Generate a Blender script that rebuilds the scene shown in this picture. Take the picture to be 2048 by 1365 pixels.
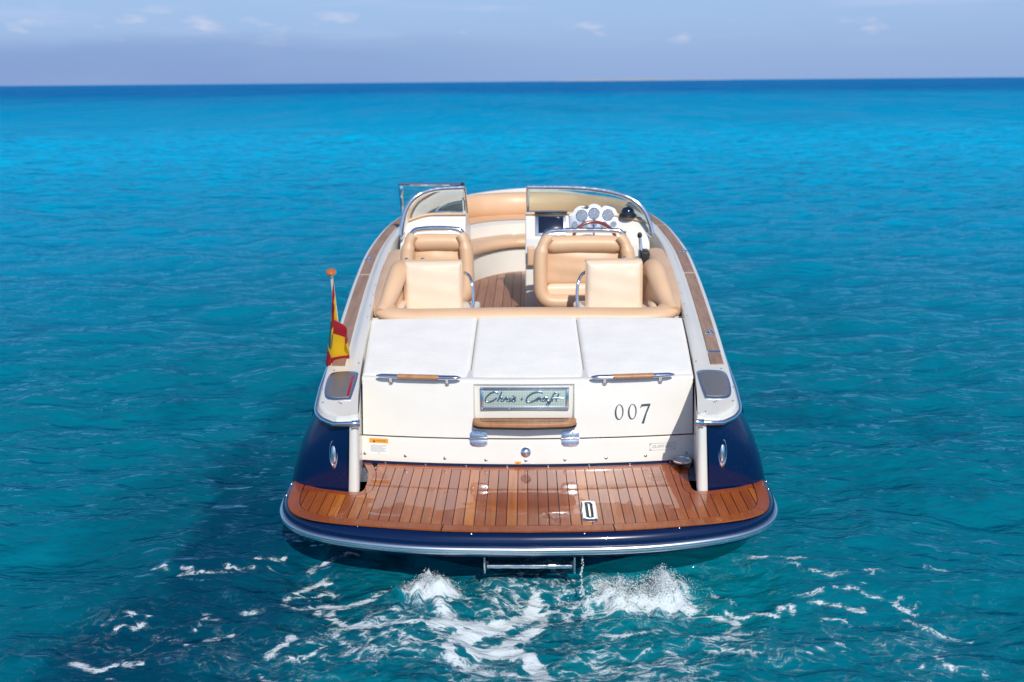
import bpy, bmesh, math, random
import numpy as np
from mathutils import Vector, Matrix
random.seed(7); rng = np.random.default_rng(7)
R = math.radians
scene = bpy.context.scene
for o in list(bpy.data.objects): bpy.data.objects.remove(o)
COL = scene.collection

# ------------------------------------------------------------------ camera
cam_d = bpy.data.cameras.new('camera'); cam = bpy.data.objects.new('camera', cam_d); COL.objects.link(cam)
cam_d.sensor_width = 36; cam_d.lens = 35; cam_d.clip_start = .05; cam_d.clip_end = 200000
FPX = 2048*35/36
cam.matrix_world = (Matrix.Translation((0, -4.40, 2.45)) @ Matrix.Rotation(math.atan(31/FPX), 4, 'Z')
                    @ Matrix.Rotation(math.pi/2-math.atan(519/FPX), 4, 'X') @ Matrix.Rotation(R(-.5), 4, 'Z'))
cam_d.dof.use_dof = True; cam_d.dof.focus_distance = 5.15; cam_d.dof.aperture_fstop = 2.2
scene.camera = cam

# ------------------------------------------------------------------ light
SUN_AZ, SUN_EL = R(14), R(40)          # azimuth to the right of straight behind the stern
to_sun = Vector((math.sin(SUN_AZ)*math.cos(SUN_EL), -math.cos(SUN_AZ)*math.cos(SUN_EL), math.sin(SUN_EL)))
sd = bpy.data.lights.new('sun', 'SUN'); sd.energy = 3.85; sd.angle = R(.53); sd.color = (1, .955, .88)
sun = bpy.data.objects.new('sun', sd); COL.objects.link(sun)
sun.rotation_euler = to_sun.to_track_quat('Z', 'Y').to_euler(); sun.location = (3, -8, 9)
scene.view_settings.view_transform = 'Standard'; scene.view_settings.look = 'None'
scene.view_settings.exposure = 0; scene.view_settings.gamma = 1

class NT:
    """small node-tree writer"""
    def __init__(s, tree): s.t = tree; s.n = tree.nodes; s.l = tree.links
    def new(s, typ, **kw):
        n = s.n.new(typ)
        for k, v in kw.items(): setattr(n, k, v)
        return n
    def put(s, sock, v):
        if v is None: return
        if isinstance(v, bpy.types.NodeSocket): s.l.new(v, sock)
        elif isinstance(v, (tuple, list)) and len(v) == 3 and sock.type == 'RGBA': sock.default_value = (*v, 1)
        else: sock.default_value = v
    def math(s, op, a, b=None, c=None, clamp=False):
        n = s.new('ShaderNodeMath', operation=op, use_clamp=clamp)
        s.put(n.inputs[0], a); s.put(n.inputs[1], b); s.put(n.inputs[2], c); return n.outputs[0]
    def mix(s, f, a, b, blend='MIX'):
        n = s.new('ShaderNodeMix', data_type='RGBA', blend_type=blend)
        s.put(n.inputs[0], f); s.put(n.inputs[6], a); s.put(n.inputs[7], b); return n.outputs[2]
    def ramp(s, v, a, b, lo=0., hi=1., smooth=True):
        n = s.new('ShaderNodeMapRange', interpolation_type='SMOOTHSTEP' if smooth else 'LINEAR')
        s.put(n.inputs[0], v); n.inputs[1].default_value = a; n.inputs[2].default_value = b
        n.inputs[3].default_value = lo; n.inputs[4].default_value = hi; return n.outputs[0]
    def noise(s, vec, scale, detail=3, rough=.55, dist=0.):
        n = s.new('ShaderNodeTexNoise'); s.put(n.inputs['Vector'], vec)
        n.inputs['Scale'].default_value = scale; n.inputs['Detail'].default_value = detail
        n.inputs['Roughness'].default_value = rough; n.inputs['Distortion'].default_value = dist
        return n.outputs[0]
    def scale(s, vec, sc, loc=(0, 0, 0)):
        n = s.new('ShaderNodeMapping'); s.put(n.inputs['Vector'], vec)
        n.inputs['Scale'].default_value = sc; n.inputs['Location'].default_value = loc; return n.outputs[0]
    def bump(s, h, strength, dist, normal=None):
        n = s.new('ShaderNodeBump'); s.put(n.inputs['Height'], h)
        n.inputs['Strength'].default_value = strength; n.inputs['Distance'].default_value = dist
        if normal: s.l.new(normal, n.inputs['Normal'])
        return n.outputs[0]

# sky: Nishita plus thin cloud given by direction
w = bpy.data.worlds.new('World'); scene.world = w; w.use_nodes = True
k = NT(w.node_tree); k.n.clear()
out = k.new('ShaderNodeOutputWorld'); bg = k.new('ShaderNodeBackground')
sky = k.new('ShaderNodeTexSky', sky_type='NISHITA'); sky.sun_disc = False
sky.sun_elevation = SUN_EL; sky.sun_rotation = math.pi-SUN_AZ
sky.altitude = 0; sky.air_density = 1.0; sky.dust_density = .6; sky.ozone_density = 3.0
tc = k.new('ShaderNodeTexCoord'); sx = k.new('ShaderNodeSeparateXYZ'); k.l.new(tc.outputs['Generated'], sx.inputs[0])
elev = sx.outputs[2]
cv = k.scale(tc.outputs['Generated'], (1, 1, 3.2))
bank_n = k.noise(k.scale(tc.outputs['Generated'], (1.6, 1.6, 5), (.35, 0, 0)), 2.2, 4, .5)
west = k.ramp(sx.outputs[0], .12, -.30)
bank = k.math('MULTIPLY', k.math('MULTIPLY', k.ramp(k.math('ADD', elev, k.math('MULTIPLY', k.math('SUBTRACT', bank_n, .5), .05)), .048, .030), k.ramp(bank_n, .25, .55, .4, 1.)), west)
puff_n = k.noise(cv, 21, 4, .5)
puff = k.math('MULTIPLY', k.ramp(k.math('ADD', puff_n, k.math('MULTIPLY', west, .05)), .57, .78), k.math('MULTIPLY', k.ramp(elev, .030, .043), k.ramp(elev, .075, .05)))
cir_n = k.noise(k.scale(tc.outputs['Generated'], (2.2, 2.2, 26)), 2.6, 4, .5)
cir = k.math('MULTIPLY', k.ramp(cir_n, .5, .72, 0, .55), k.ramp(elev, .02, .06))
col = k.mix(1.0, sky.outputs[0], (.74, .84, 1.0), 'MULTIPLY')
col = k.mix(k.ramp(elev, .30, .0, 0, .92), col, k.mix(k.ramp(elev, .0, .085), (2.85, 4.25, 7.3), (3.6, 5.3, 8.5)))
col = k.mix(k.math('MULTIPLY', bank, .62), col, (2.15, 3.3, 6.2))
col = k.mix(cir, col, (4.6, 5.8, 8.6))
col = k.mix(k.math('MULTIPLY', puff, .65), col, (7.2, 7.2, 8.4))
k.l.new(col, bg.inputs[0]); bg.inputs[1].default_value = .1
k.l.new(bg.outputs[0], out.inputs[0])

# ------------------------------------------------------------------ materials
M = {}
def mat(name, color=(.8, .8, .8), rough=.4, metal=0., coat=0., coat_r=.05, spec=.5, emit=None):
    m = bpy.data.materials.new(name); m.use_nodes = True; k = NT(m.node_tree)
    p = k.n['Principled BSDF']
    p.inputs['Base Color'].default_value = (*color, 1); p.inputs['Roughness'].default_value = rough
    p.inputs['Metallic'].default_value = metal; p.inputs['Coat Weight'].default_value = coat
    p.inputs['Coat Roughness'].default_value = coat_r; p.inputs['Specular IOR Level'].default_value = spec
    M[name] = m; return k, p
def obj_co(k): return k.new('ShaderNodeTexCoord').outputs['Object']

k, p = mat('gelcoat', (.76, .735, .675), .30, coat=.35, coat_r=.08)
n = k.noise(obj_co(k), 3.5, 6, .6); k.put(p.inputs['Base Color'], k.mix(k.ramp(n, .35, .7), (.76, .735, .675), (.725, .70, .635)))
k.put(p.inputs['Normal'], k.bump(k.noise(obj_co(k), 2.4, 2), .12, .02))
k, p = mat('navy', (.001, .011, .055), .25, coat=.5, coat_r=.04, spec=.25)
n = k.noise(obj_co(k), 130, 3, .6); n2 = k.noise(obj_co(k), 5, 3)
sp = k.math('MULTIPLY', k.ramp(n, .66, .74), k.ramp(n2, .48, .62))
k.put(p.inputs['Base Color'], k.mix(k.math('MULTIPLY', sp, .22), (.001, .011, .055), (.30, .36, .45)))
k.put(p.inputs['Coat Roughness'], k.ramp(n2, .3, .7, .03, .10))
k, p = mat('chrome', (.83, .85, .88), .10, 1.)
k.put(p.inputs['Roughness'], k.ramp(k.noise(obj_co(k), 30, 3), .3, .7, .06, .16))
mat('brushed_metal', (.72, .74, .78), .28, 1.); mat('rail_metal', (.86, .87, .90), .30, 1.)
mat('screw_metal', (.45, .45, .47), .3, 1.)
k, p = mat('vinyl', (.70, .455, .265), .42)
n = k.noise(obj_co(k), 2.5, 4); k.put(p.inputs['Base Color'], k.mix(k.ramp(n, .3, .7), (.72, .475, .30), (.67, .43, .255)))
k.put(p.inputs['Normal'], k.bump(k.math('ADD', k.noise(obj_co(k), 260, 2), k.math('MULTIPLY', k.noise(obj_co(k), 7, 3), 3)), .12, .004))
k, p = mat('pale_vinyl', (.76, .60, .45), .42)
k.put(p.inputs['Normal'], k.bump(k.noise(obj_co(k), 9, 3), .15, .01))
# towelling of the sun pad: fine diagonal emboss
k, p = mat('pad_fabric', (.80, .80, .79), .8, spec=.2)
co = obj_co(k)
wv = k.new('ShaderNodeTexWave', wave_type='BANDS', bands_direction='DIAGONAL'); k.put(wv.inputs['Vector'], k.scale(co, (1, .8, 0)))
wv.inputs['Scale'].default_value = 22; wv.inputs['Distortion'].default_value = 2.5; wv.inputs['Detail'].default_value = 2
h = k.math('ADD', k.math('MULTIPLY', wv.outputs[1], .35), k.math('ADD', k.noise(co, 160, 2), k.math('MULTIPLY', k.noise(co, 6, 3), 2.2)))
k.put(p.inputs['Normal'], k.bump(h, .4, .006))
k.put(p.inputs['Base Color'], k.mix(k.ramp(k.noise(co, 5, 4), .35, .7), (.90, .88, .835), (.865, .845, .80)))
mat('black', (.012, .012, .014), .5)
mat('caulk', (.008, .009, .013), .55)
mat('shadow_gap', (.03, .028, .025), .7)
k, p = mat('grille', (.16, .15, .16), .45, .5)
vo = k.new('ShaderNodeTexVoronoi'); k.put(vo.inputs['Vector'], obj_co(k)); vo.inputs['Scale'].default_value = 190
k.put(p.inputs['Base Color'], k.mix(k.ramp(vo.outputs[0], .15, .4), (.07, .07, .08), (.30, .28, .28)))
mat('screen', (.008, .014, .035), .12, coat=.5)
mat('dial', (.13, .18, .27), .35, .0); mat('dial_plate', (.40, .45, .55), .4, .3)
k, p = mat('wheel_wood', (.22, .035, .012), .2, coat=1.)
mat('red_lens', (.42, .01, .04), .15, coat=1.)
mat('print_orange', (.80, .30, .02), .5); mat('print_white', (.80, .80, .78), .5)
mat('print_grey', (.35, .36, .40), .5); mat('print_slate', (.035, .06, .085), .45)
mat('print_gold', (.55, .40, .12), .4)
mat('script_blue', (.16, .24, .36), .3, .7)
# plaque mesh: fine square grid of pale green and gold
k, p = mat('plaque_mesh', (.5, .55, .5), .4, .3)
ck = k.new('ShaderNodeTexBrick', offset=0.); k.put(ck.inputs['Vector'], k.scale(obj_co(k), (110, 0, 110)))
g = k.new('ShaderNodeSeparateXYZ'); k.put(g.inputs[0], k.scale(obj_co(k), (110, 110, 110)))
fx = k.math('FRACT', g.outputs[0]); fz = k.math('FRACT', g.outputs[2])
ln = k.math('MAXIMUM', k.math('GREATER_THAN', fx, .66), k.math('GREATER_THAN', fz, .66))
k.put(p.inputs['Base Color'], k.mix(ln, (.22, .42, .44), (.66, .66, .52)))
# glass: thin tinted sheet
m = bpy.data.materials.new('glass'); m.use_nodes = True; k = NT(m.node_tree); k.n.clear(); M['glass'] = m
o_ = k.new('ShaderNodeOutputMaterial'); tr = k.new('ShaderNodeBsdfTransparent'); gl = k.new('ShaderNodeBsdfGlossy'); mx = k.new('ShaderNodeMixShader')
tr.inputs[0].default_value = (.76, .91, .86, 1); gl.inputs['Roughness'].default_value = .02
fr = k.new('ShaderNodeFresnel'); fr.inputs[0].default_value = 1.5
k.l.new(k.math('MULTIPLY', fr.outputs[0], .9), mx.inputs[0]); k.l.new(tr.outputs[0], mx.inputs[1]); k.l.new(gl.outputs[0], mx.inputs[2]); k.l.new(mx.outputs[0], o_.inputs[0])

def teak(name, c1, c2, c3, rough, wet):
    k, p = mat(name, c1, rough)
    co = obj_co(k); oi = k.new('ShaderNodeObjectInfo')
    off = k.new('ShaderNodeCombineXYZ'); k.put(off.inputs[2], k.math('MULTIPLY', oi.outputs['Random'], 40)); k.put(off.inputs[1], k.math('MULTIPLY', oi.outputs['Random'], 13))
    va = k.new('ShaderNodeVectorMath', operation='ADD'); k.put(va.inputs[0], co); k.put(va.inputs[1], off.outputs[0])
    grain = k.noise(k.scale(va.outputs[0], (90, 3.2, 60)), 1.0, 5, .65, .6)
    broad = k.noise(k.scale(va.outputs[0], (22, 1.6, 22)), 1.0, 3, .5, .8)
    base = k.mix(oi.outputs['Random'], c1, c2)
    base = k.mix(k.ramp(k.math('FRACT', k.math('MULTIPLY', oi.outputs['Random'], 7.31)), .76, .95), base, c3)
    base = k.mix(k.ramp(broad, .35, .75, 0, .5), base, (c2[0]*.7, c2[1]*.6, c2[2]*.6))
    base = k.mix(k.ramp(grain, .50, .72, 0, .55), base, (c1[0]*.38, c1[1]*.33, c1[2]*.33))
    if wet:
        ge = k.new('ShaderNodeNewGeometry'); pos = ge.outputs['Position']
        sx = k.new('ShaderNodeSeparateXYZ'); k.put(sx.inputs[0], pos)
        wn = k.noise(k.scale(pos, (1.0, 1.7, 1)), 4.2, 4, .5, .5)
        ax = k.math('ABSOLUTE', k.math('ADD', sx.outputs[0], .0))
        lim = k.math('SUBTRACT', k.math('ADD', sx.outputs[1], k.math('MULTIPLY', k.math('SUBTRACT', wn, .5), .95)), k.ramp(ax, .7, 1.15, 0, .30))
        wetm = k.ramp(lim, .20, .235)
        base = k.mix(wetm, base, k.mix(1., base, (1., .86, .6), 'MULTIPLY'))
        dots = k.noise(pos, 75, 2); 
        k.put(p.inputs['Coat Weight'], k.math('MAXIMUM', wetm, k.ramp(k.noise(pos, 9, 3), .40, .62, .05, .35)))
        p.inputs['Coat IOR'].default_value = 1.65
        k.put(p.inputs['Coat Roughness'], k.mix(wetm, (.20, .20, .20), (.018, .018, .018)))
        k.put(p.inputs['Coat Normal'], k.bump(k.noise(pos, 20, 2), .06, .004))
    k.put(p.inputs['Base Color'], base)
    k.put(p.inputs['Normal'], k.bump(grain, .35, .0015))
teak('teak_wet', (.45, .118, .012), (.28, .056, .009), (.56, .175, .018), .42, True)
teak('teak_border', (.40, .096, .012), (.32, .072, .010), (.46, .125, .015), .42, True)
teak('teak_grey', (.36, .235, .175), (.30, .185, .13), (.38, .25, .18), .6, False)
teak('teak_honey', (.50, .26, .12), (.42, .20, .09), (.50, .26, .12), .4, False)
teak('teak_floor', (.40, .20, .13), (.26, .12, .08), (.46, .26, .17), .45, False)
mat('varnish', (.45, .13, .03), .2, coat=1.); mat('staff_paint', (.75, .70, .58), .35, coat=.5)

# ------------------------------------------------------------------ mesh helpers
class MB:
    def __init__(s): s.v = []; s.f = []
    def add(s, verts, faces):
        b = len(s.v); s.v += [tuple(map(float, q)) for q in verts]; s.f += [tuple(b+i for i in f) for f in faces]; return s
    def grid(s, P, closeu=False, closev=False, flip=False):
        P = np.asarray(P, float); n, m = P.shape[:2]; F = []
        for i in range(n if closeu else n-1):
            for j in range(m if closev else m-1):
                a, b, c, d = i*m+j, ((i+1) % n)*m+j, ((i+1) % n)*m+(j+1) % m, i*m+(j+1) % m
                F.append((d, c, b, a) if flip else (a, b, c, d))
        return s.add(P.reshape(-1, 3), F)
    def box(s, c, size, rot=None):
        c = Vector(c); h = Vector(size)/2; V = []
        for sz in (-1, 1):
            for sx, sy in ((-1, -1), (1, -1), (1, 1), (-1, 1)):
                q = Vector((sx*h.x, sy*h.y, sz*h.z)); q = rot @ q if rot else q; V.append(c+q)
        return s.add(V, [(3, 2, 1, 0), (4, 5, 6, 7), (0, 1, 5, 4), (1, 2, 6, 5), (2, 3, 7, 6), (3, 0, 4, 7)])
    def prism(s, poly, off):
        """poly: 3D points, extruded by vector off"""
        P = [Vector(q) for q in poly]; o = Vector(off); n = len(P)
        nrm = sum(((P[i]-P[0]).cross(P[(i+1) % n]-P[0]) for i in range(1, n-1)), Vector())
        if nrm.dot(o) < 0: P = P[::-1]
        V = P+[q+o for q in P]
        return s.add(V, [tuple(range(n-1, -1, -1)), tuple(range(n, 2*n))]+[(i, (i+1) % n, n+(i+1) % n, n+i) for i in range(n)])
    def tube(s, pts, r, n=10, caps=True, closed=False, prof=None):
        """prof: optional (a,b) scale of the two section axes, first one kept as level as can be"""
        P = [Vector(q) for q in pts]; N = len(P); rr = r if hasattr(r, '__len__') else [r]*N; rings = []
        for i in range(N):
            a = P[i-1] if (i or closed) else P[0]; b = P[(i+1) % N] if (i < N-1 or closed) else P[-1]
            t = (b-a).normalized(); up = Vector((0, 0, 1))
            if abs(t.dot(up)) > .98: up = Vector((0, 1, 0))
            e1 = t.cross(up).normalized() if i == 0 else (last-t*last.dot(t)).normalized()
            last = e1; e2 = e1.cross(t); pa, pb = prof or (1, 1)
            rings.append([P[i]+(e1*math.cos(2*math.pi*q/n)*pa+e2*math.sin(2*math.pi*q/n)*pb)*rr[i] for q in range(n)])
        b0 = len(s.v); s.grid(rings, closeu=closed, closev=True, flip=True)
        if caps and not closed:
            s.f += [tuple(b0+q for q in range(n)), tuple(b0+(N-1)*n+q for q in range(n-1, -1, -1))]
        return s
    def lathe(s, prof, o, axis=(0, 0, 1), n=24):
        """prof: (radius, height) list along axis"""
        ax = Vector(axis).normalized(); e1 = ax.orthogonal().normalized(); e2 = ax.cross(e1); o = Vector(o)
        s.grid([[o+ax*h+(e1*math.cos(2*math.pi*q/n)+e2*math.sin(2*math.pi*q/n))*max(r, 1e-5) for q in range(n)] for r, h in prof], closev=True, flip=True)
        return s
    def ball(s, o, r, n=10, sc=(1, 1, 1)):
        o = np.array(o); return s.grid([[o+r*np.array(sc)*np.array((math.sin(a)*math.cos(b), math.sin(a)*math.sin(b), math.cos(a))) for b in np.linspace(0, 2*math.pi, n*2, endpoint=False)] for a in np.linspace(.001, math.pi-.001, n)], closev=True)
    def build(s, name, material, parent=None, smooth=38, bevel=None, mirror=False, recalc=False):
        V, F = s.v, s.f
        if mirror: V = [(-x, y, z) for x, y, z in V]; F = [f[::-1] for f in F]
        me = bpy.data.meshes.new(name); me.from_pydata(V, [], F)
        if bevel or recalc:
            bm = bmesh.new(); bm.from_mesh(me); bmesh.ops.remove_doubles(bm, verts=bm.verts, dist=1e-6)
            if recalc: bmesh.ops.recalc_face_normals(bm, faces=bm.faces)
            if bevel:
                es = [e for e in bm.edges if len(e.link_faces) == 2 and e.calc_face_angle() > R(28)]
                bmesh.ops.bevel(bm, geom=es, offset=bevel[0], segments=bevel[1], profile=.5, affect='EDGES', clamp_overlap=True)
            bm.to_mesh(me); bm.free()
        me.materials.append(M[material]); me.update()
        if smooth:
            me.polygons.foreach_set('use_smooth', [True]*len(me.polygons)); me.set_sharp_from_angle(angle=R(smooth))
        o = bpy.data.objects.new(name, me); COL.objects.link(o)
        if parent: o.parent = parent
        return o
def empty(name, loc=(0, 0, 0), parent=None):
    o = bpy.data.objects.new(name, None); o.location = loc; o.empty_display_size = .2; COL.objects.link(o)
    if parent: o.parent = parent
    return o
def tag(o, label=None, cat=None, group=None, kind=None):
    for a, b in (('label', label), ('category', cat), ('group', group), ('kind', kind)):
        if b: o[a] = b
    return o
def interp(xs, ys):
    """smooth monotone-ish interpolation (pchip)"""
    xs = np.array(xs, float); ys = np.array(ys, float); h = np.diff(xs); d = np.diff(ys)/h; m = np.zeros(len(xs))
    m[0], m[-1] = d[0], d[-1]
    for i in range(1, len(xs)-1):
        m[i] = 0 if d[i-1]*d[i] <= 0 else 2*d[i-1]*d[i]/(d[i-1]+d[i])
    def f(x):
        x = np.asarray(x, float); i = np.clip(np.searchsorted(xs, x)-1, 0, len(xs)-2); t = np.clip((x-xs[i])/h[i], 0, 1)
        return (2*t**3-3*t**2+1)*ys[i]+(t**3-2*t**2+t)*h[i]*m[i]+(-2*t**3+3*t**2)*ys[i+1]+(t**3-t**2)*h[i]*m[i+1]
    return f
def resample(pts, n, closed=False):
    """Catmull-Rom through pts, n points at even arc length"""
    P = np.array(pts, float); N = len(P); segs = N if closed else N-1; out = []
    for i in range(segs):
        p0 = P[(i-1) % N] if (closed or i) else 2*P[0]-P[1]; p1 = P[i]; p2 = P[(i+1) % N]; p3 = P[(i+2) % N] if (closed or i+2 < N) else 2*P[-1]-P[-2]
        for t in np.linspace(0, 1, 16, endpoint=False):
            out.append(.5*((2*p1)+(-p0+p2)*t+(2*p0-5*p1+4*p2-p3)*t*t+(-p0+3*p1-3*p2+p3)*t**3))
    if not closed: out.append(P[-1])
    else: out.append(P[0])
    out = np.array(out); L = np.r_[0, np.cumsum(np.linalg.norm(np.diff(out, axis=0), axis=1))]
    s = np.linspace(0, L[-1], n, endpoint=not closed); return np.stack([np.interp(s, L, out[:, q]) for q in range(out.shape[1])], 1)
def cushion(name, P, w, h, t, r, material, parent, puff=.012, nu=22, nv=22, wrinkle=0., under=True):
    """pillow: P(u,v,k) maps u,v in 0..1 and height k (metres) to a point; w,h its size, r edge radius"""
    def axis(n, L):
        a = np.linspace(0, 1, n); e = r/L
        e1 = np.array([0, .04, .15, .32, .55, .8, 1.])*e
        return np.r_[e1, np.linspace(e, 1-e, n)[1:-1], 1-e1[::-1]]
    U, Vv = axis(nu, w), axis(nv, h); rows = []
    ph = rng.random(6)*6
    for u in U:
        row = []
        for v in Vv:
            du = min(u, 1-u)*w; dv = min(v, 1-v)*h
            fu = math.sqrt(max(0, 1-(1-min(du/r, 1))**2)); fv = math.sqrt(max(0, 1-(1-min(dv/r, 1))**2))
            k_ = t-r+r*min(fu, fv)*1.0 + puff*(4*u*(1-u))**.6*(4*v*(1-v))**.6
            k_ += wrinkle*(math.sin(9*u+5*v+ph[0])+math.sin(17*u-8*v+ph[1])+math.sin(4*u+19*v+ph[2]))*min(1, du/.05)*min(1, dv/.05)
            row.append(P(u, v, k_))
        rows.append(row)
    mb = MB(); A = np.array([[tuple(q) for q in row] for row in rows]); mb.grid(A)
    # skirt
    n, m = A.shape[:2]
    idx = [(i, 0) for i in range(n)]+[(n-1, j) for j in range(1, m)]+[(i, m-1) for i in range(n-2, -1, -1)]+[(0, j) for j in range(m-2, 0, -1)]
    top = [A[i, j] for i, j in idx]; bot = [tuple(P(U[i], Vv[j], 0.)) for i, j in idx]
    mb.grid([bot, top], closev=True)
    if under: mb.add(bot, [tuple(range(len(bot)))])
    return mb.build(name, material, parent, smooth=60, recalc=True)
def frame_map(o, eu, ev, en):
    o, eu, ev, en = map(Vector, (o, eu, ev, en))
    return lambda u, v, k: o+eu*u+ev*v+en*k
def text_mesh(txt, size, mapf, off, material, name, parent, shear=0.):
    cu = bpy.data.curves.new('t', 'FONT'); cu.body = txt; cu.size = size; cu.align_x = 'CENTER'; cu.align_y = 'CENTER'; cu.shear = shear
    ob = bpy.data.objects.new('t', cu); COL.objects.link(ob); bpy.context.view_layer.update()
    me = bpy.data.meshes.new_from_object(ob.evaluated_get(bpy.context.evaluated_depsgraph_get())); bpy.data.objects.remove(ob)
    mb = MB(); mb.add([mapf(v.co.x, v.co.y, off) for v in me.vertices], [tuple(f.vertices) for f in me.polygons])
    return mb.build(name, material, parent, smooth=0)

boat = tag(empty('motorboat'), 'white and navy open motorboat with teak swim platform and tan upholstery, seen from astern', 'boat')

# ------------------------------------------------------------------ hull and deck shape
HW = interp([.45, .52, .62, .75, 1.2, 1.9, 3.0, 3.7, 4.4, 5.05, 5.7, 6.2, 6.5, 6.66, 6.74], [.985, 1.065, 1.112, 1.128, 1.168, 1.222, 1.29, 1.312, 1.295, 1.225, 1.04, .74, .46, .22, .0])
ZG = interp([.45, .6, 1.0, 1.3, 1.9, 2.5, 3.7, 5.0, 6.3, 6.8], [.79, .808, .85, .882, .948, 1.005, 1.12, 1.205, 1.275, 1.29])
XI = interp([.45, .85, 1.2, 1.9], [.872, .930, .965, 1.017])
def zt_pad(y): return .850+(y-.95)*.10
def yt(x, z): return .79+.075*(x/.93)**2+(z-.37)*.22
def S(x, z, off=0.):
    """point on the raked, bowed transom; off is outwards (aft)"""
    n = Vector((.15*x/.8649, -1, .22)).normalized(); return Vector((x, yt(x, z), z))+n*off

ys = np.r_[np.linspace(.985, 5.6, 40), np.linspace(5.7, 6.735, 22)]
prof_o = interp([.6, 1.5, 3, 5, 6.3, 6.8], [0, 0, 0, 0, 0, 0])
def hull_section(y):
    g = float(HW(y)); zg = float(ZG(y))
    w45 = float(interp([.6, 1.5, 3, 4, 5, 6.0, 6.74], [1.245, 1.27, 1.275, 1.24, 1.06, .62, .0])(y))
    w31 = float(interp([.6, 1.5, 3, 4, 5, 6.0, 6.74], [1.303, 1.30, 1.235, 1.15, .9, .45, .0])(y))
    w0 = float(interp([.6, 1.5, 3, 4, 5, 6.0, 6.74], [1.22, 1.20, 1.12, 1.0, .7, .25, .0])(y))
    zm = .5+(.2 if y > 5 else .2*max(0, (y-2)/3))
    pr = [(g+.004, zg-.052), (g*.55+w45*.45+.01, zg*.55+zm*.45), (w45, zm), (w31, .33), (w31*.99, .24), (w0, 0), (w0*.85, -.16), (0, -.42)]
    return resample(pr, 26)
H_ = np.array([[(a, y, b) for a, b in hull_section(float(y))] for y in ys])
hb = MB(); hb.grid(H_, flip=True); Hm = H_.copy(); Hm[..., 0] *= -1; hb.grid(Hm)
hb.add([q for q in H_[0]]+[q for q in Hm[0]][::-1], [tuple(range(2*len(H_[0])))])
hull = hb.build('hull', 'navy', boat, recalc=True)

# rounded navy quarters either side of the transom
def quarter(sg):
    zs = np.linspace(0, 1, 14); rows = []
    base = [(1.305, .95), (1.300, .75), (1.277, .625), (1.215, .552), (1.105, .510), (1.02, .487), (.945, .468)]
    top = [(1.135, .95), (1.122, .75), (1.103, .63), (1.062, .556), (1.005, .512), (.96, .487), (.918, .468)]
    for t in zs:
        b = t*.85+.15*t*t; bulge = math.sin(math.pi*t)*.018
        pl = [((1-b)*p[0]+b*q[0]+bulge*(1 if i < 4 else .3), (1-b)*p[1]+b*q[1]-bulge*.6*(i > 2)) for i, (p, q) in enumerate(zip(base, top))]
        z = .355+t*(.775-.355)
        rows.append([(sg*a, c, z) for a, c in resample(pl, 30)])
    return MB().grid(rows, flip=sg > 0).build('hull_quarter', 'navy', boat, smooth=60)
for sg in (-1, 1):
    quarter(sg)
    # white corner post with inner wing wall
    rows = []
    for t in np.linspace(0, 1, 8):
        z = .360+t*(.80-.360); xb = .9445-.026*t; xi = .888-.016*t
        pl = [(xb, .50), (xb, .466), (xb-.006, .456), (xb-.03, .449), (xi+.010, .452), (xi, .466), (xi+.002, .50), (xi+.03, .7), (.944, .99)]
        rows.append([(sg*a, c, z) for a, c in pl])
    MB().grid(rows, flip=sg > 0).build('corner_post', 'gelcoat', boat, smooth=50)

# deck: gunwale ring from quarter to quarter round the bow
dy = np.r_[np.linspace(.45, .75, 12), np.linspace(.8, 5.4, 60), np.linspace(5.45, 6.3, 18), np.linspace(6.34, 6.735, 14)]
PC = np.stack([HW(dy), dy], 1)
tang = np.gradient(PC, axis=0); nin = np.stack([-tang[:, 1], tang[:, 0]], 1); nin /= np.linalg.norm(nin, axis=1)[:, None]
for i, y in enumerate(dy):
    if y < 3.5: nin[i] = (-1, 0)
OFF = [(0, -.056), (0, -.022), (.004, -.010), (.012, -.002), (.022, 0), (.060, .001), (.118, 0), (.128, .003), (.150, .026), (.158, .032), (.168, .034), (.194, .034), (.201, .030), (.205, .020), (.205, -.14)]
def deck_pt(i, o, dz):
    y = dy[i]; sc = 1.
    if y < 1.9: sc = (HW(y)-XI(y))/.205
    rise = np.clip((y-1.0)/.7, 0, 1); rise = rise*rise*(3-2*rise)
    if dz > .0015: dz = dz*rise
    if dz < -.1: dz = -.056-.084*float(np.clip((y-.5)/.4, 0, 1))
    q = PC[i]+nin[i]*o*sc
    return (max(q[0], 0.), q[1], float(ZG(y))+dz)
D = np.array([[deck_pt(i, o, dz) for o, dz in OFF] for i in range(len(dy))])
db = MB(); db.grid(D, flip=True); Dm = D.copy(); Dm[..., 0] *= -1; db.grid(Dm)
for A in (D, Dm): db.add(list(A[0]), [tuple(range(len(A[0])))])
deck = db.build('deck', 'gelcoat', boat, recalc=True)
def ribbon(o0, o1, y0, y1, dz, th, sg, name, material, parent, n=26, inset=0.):
    yy = np.linspace(y0, y1, n); rows = []
    for y in yy:
        i = np.interp(y, dy, np.arange(len(dy))); i0 = int(i); f = i-i0; i1 = min(i0+1, len(dy)-1)
        def pt(o, z): return (1-f)*np.array(deck_pt(i0, o, 0))+f*np.array(deck_pt(i1, o, 0))+np.array((0, 0, z))
        rows.append([pt(o0, -.004), pt(o0, dz), pt(o0+.004, dz+th), pt(o1-.004, dz+th), pt(o1, dz), pt(o1, -.004)])
    A = np.array(rows); A[..., 0] *= sg
    mb = MB().grid(A); mb.add(list(A[0]), [tuple(range(6))]); mb.add(list(A[-1]), [tuple(range(6))])
    return mb.build(name, material, parent, recalc=True, smooth=30)
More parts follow.
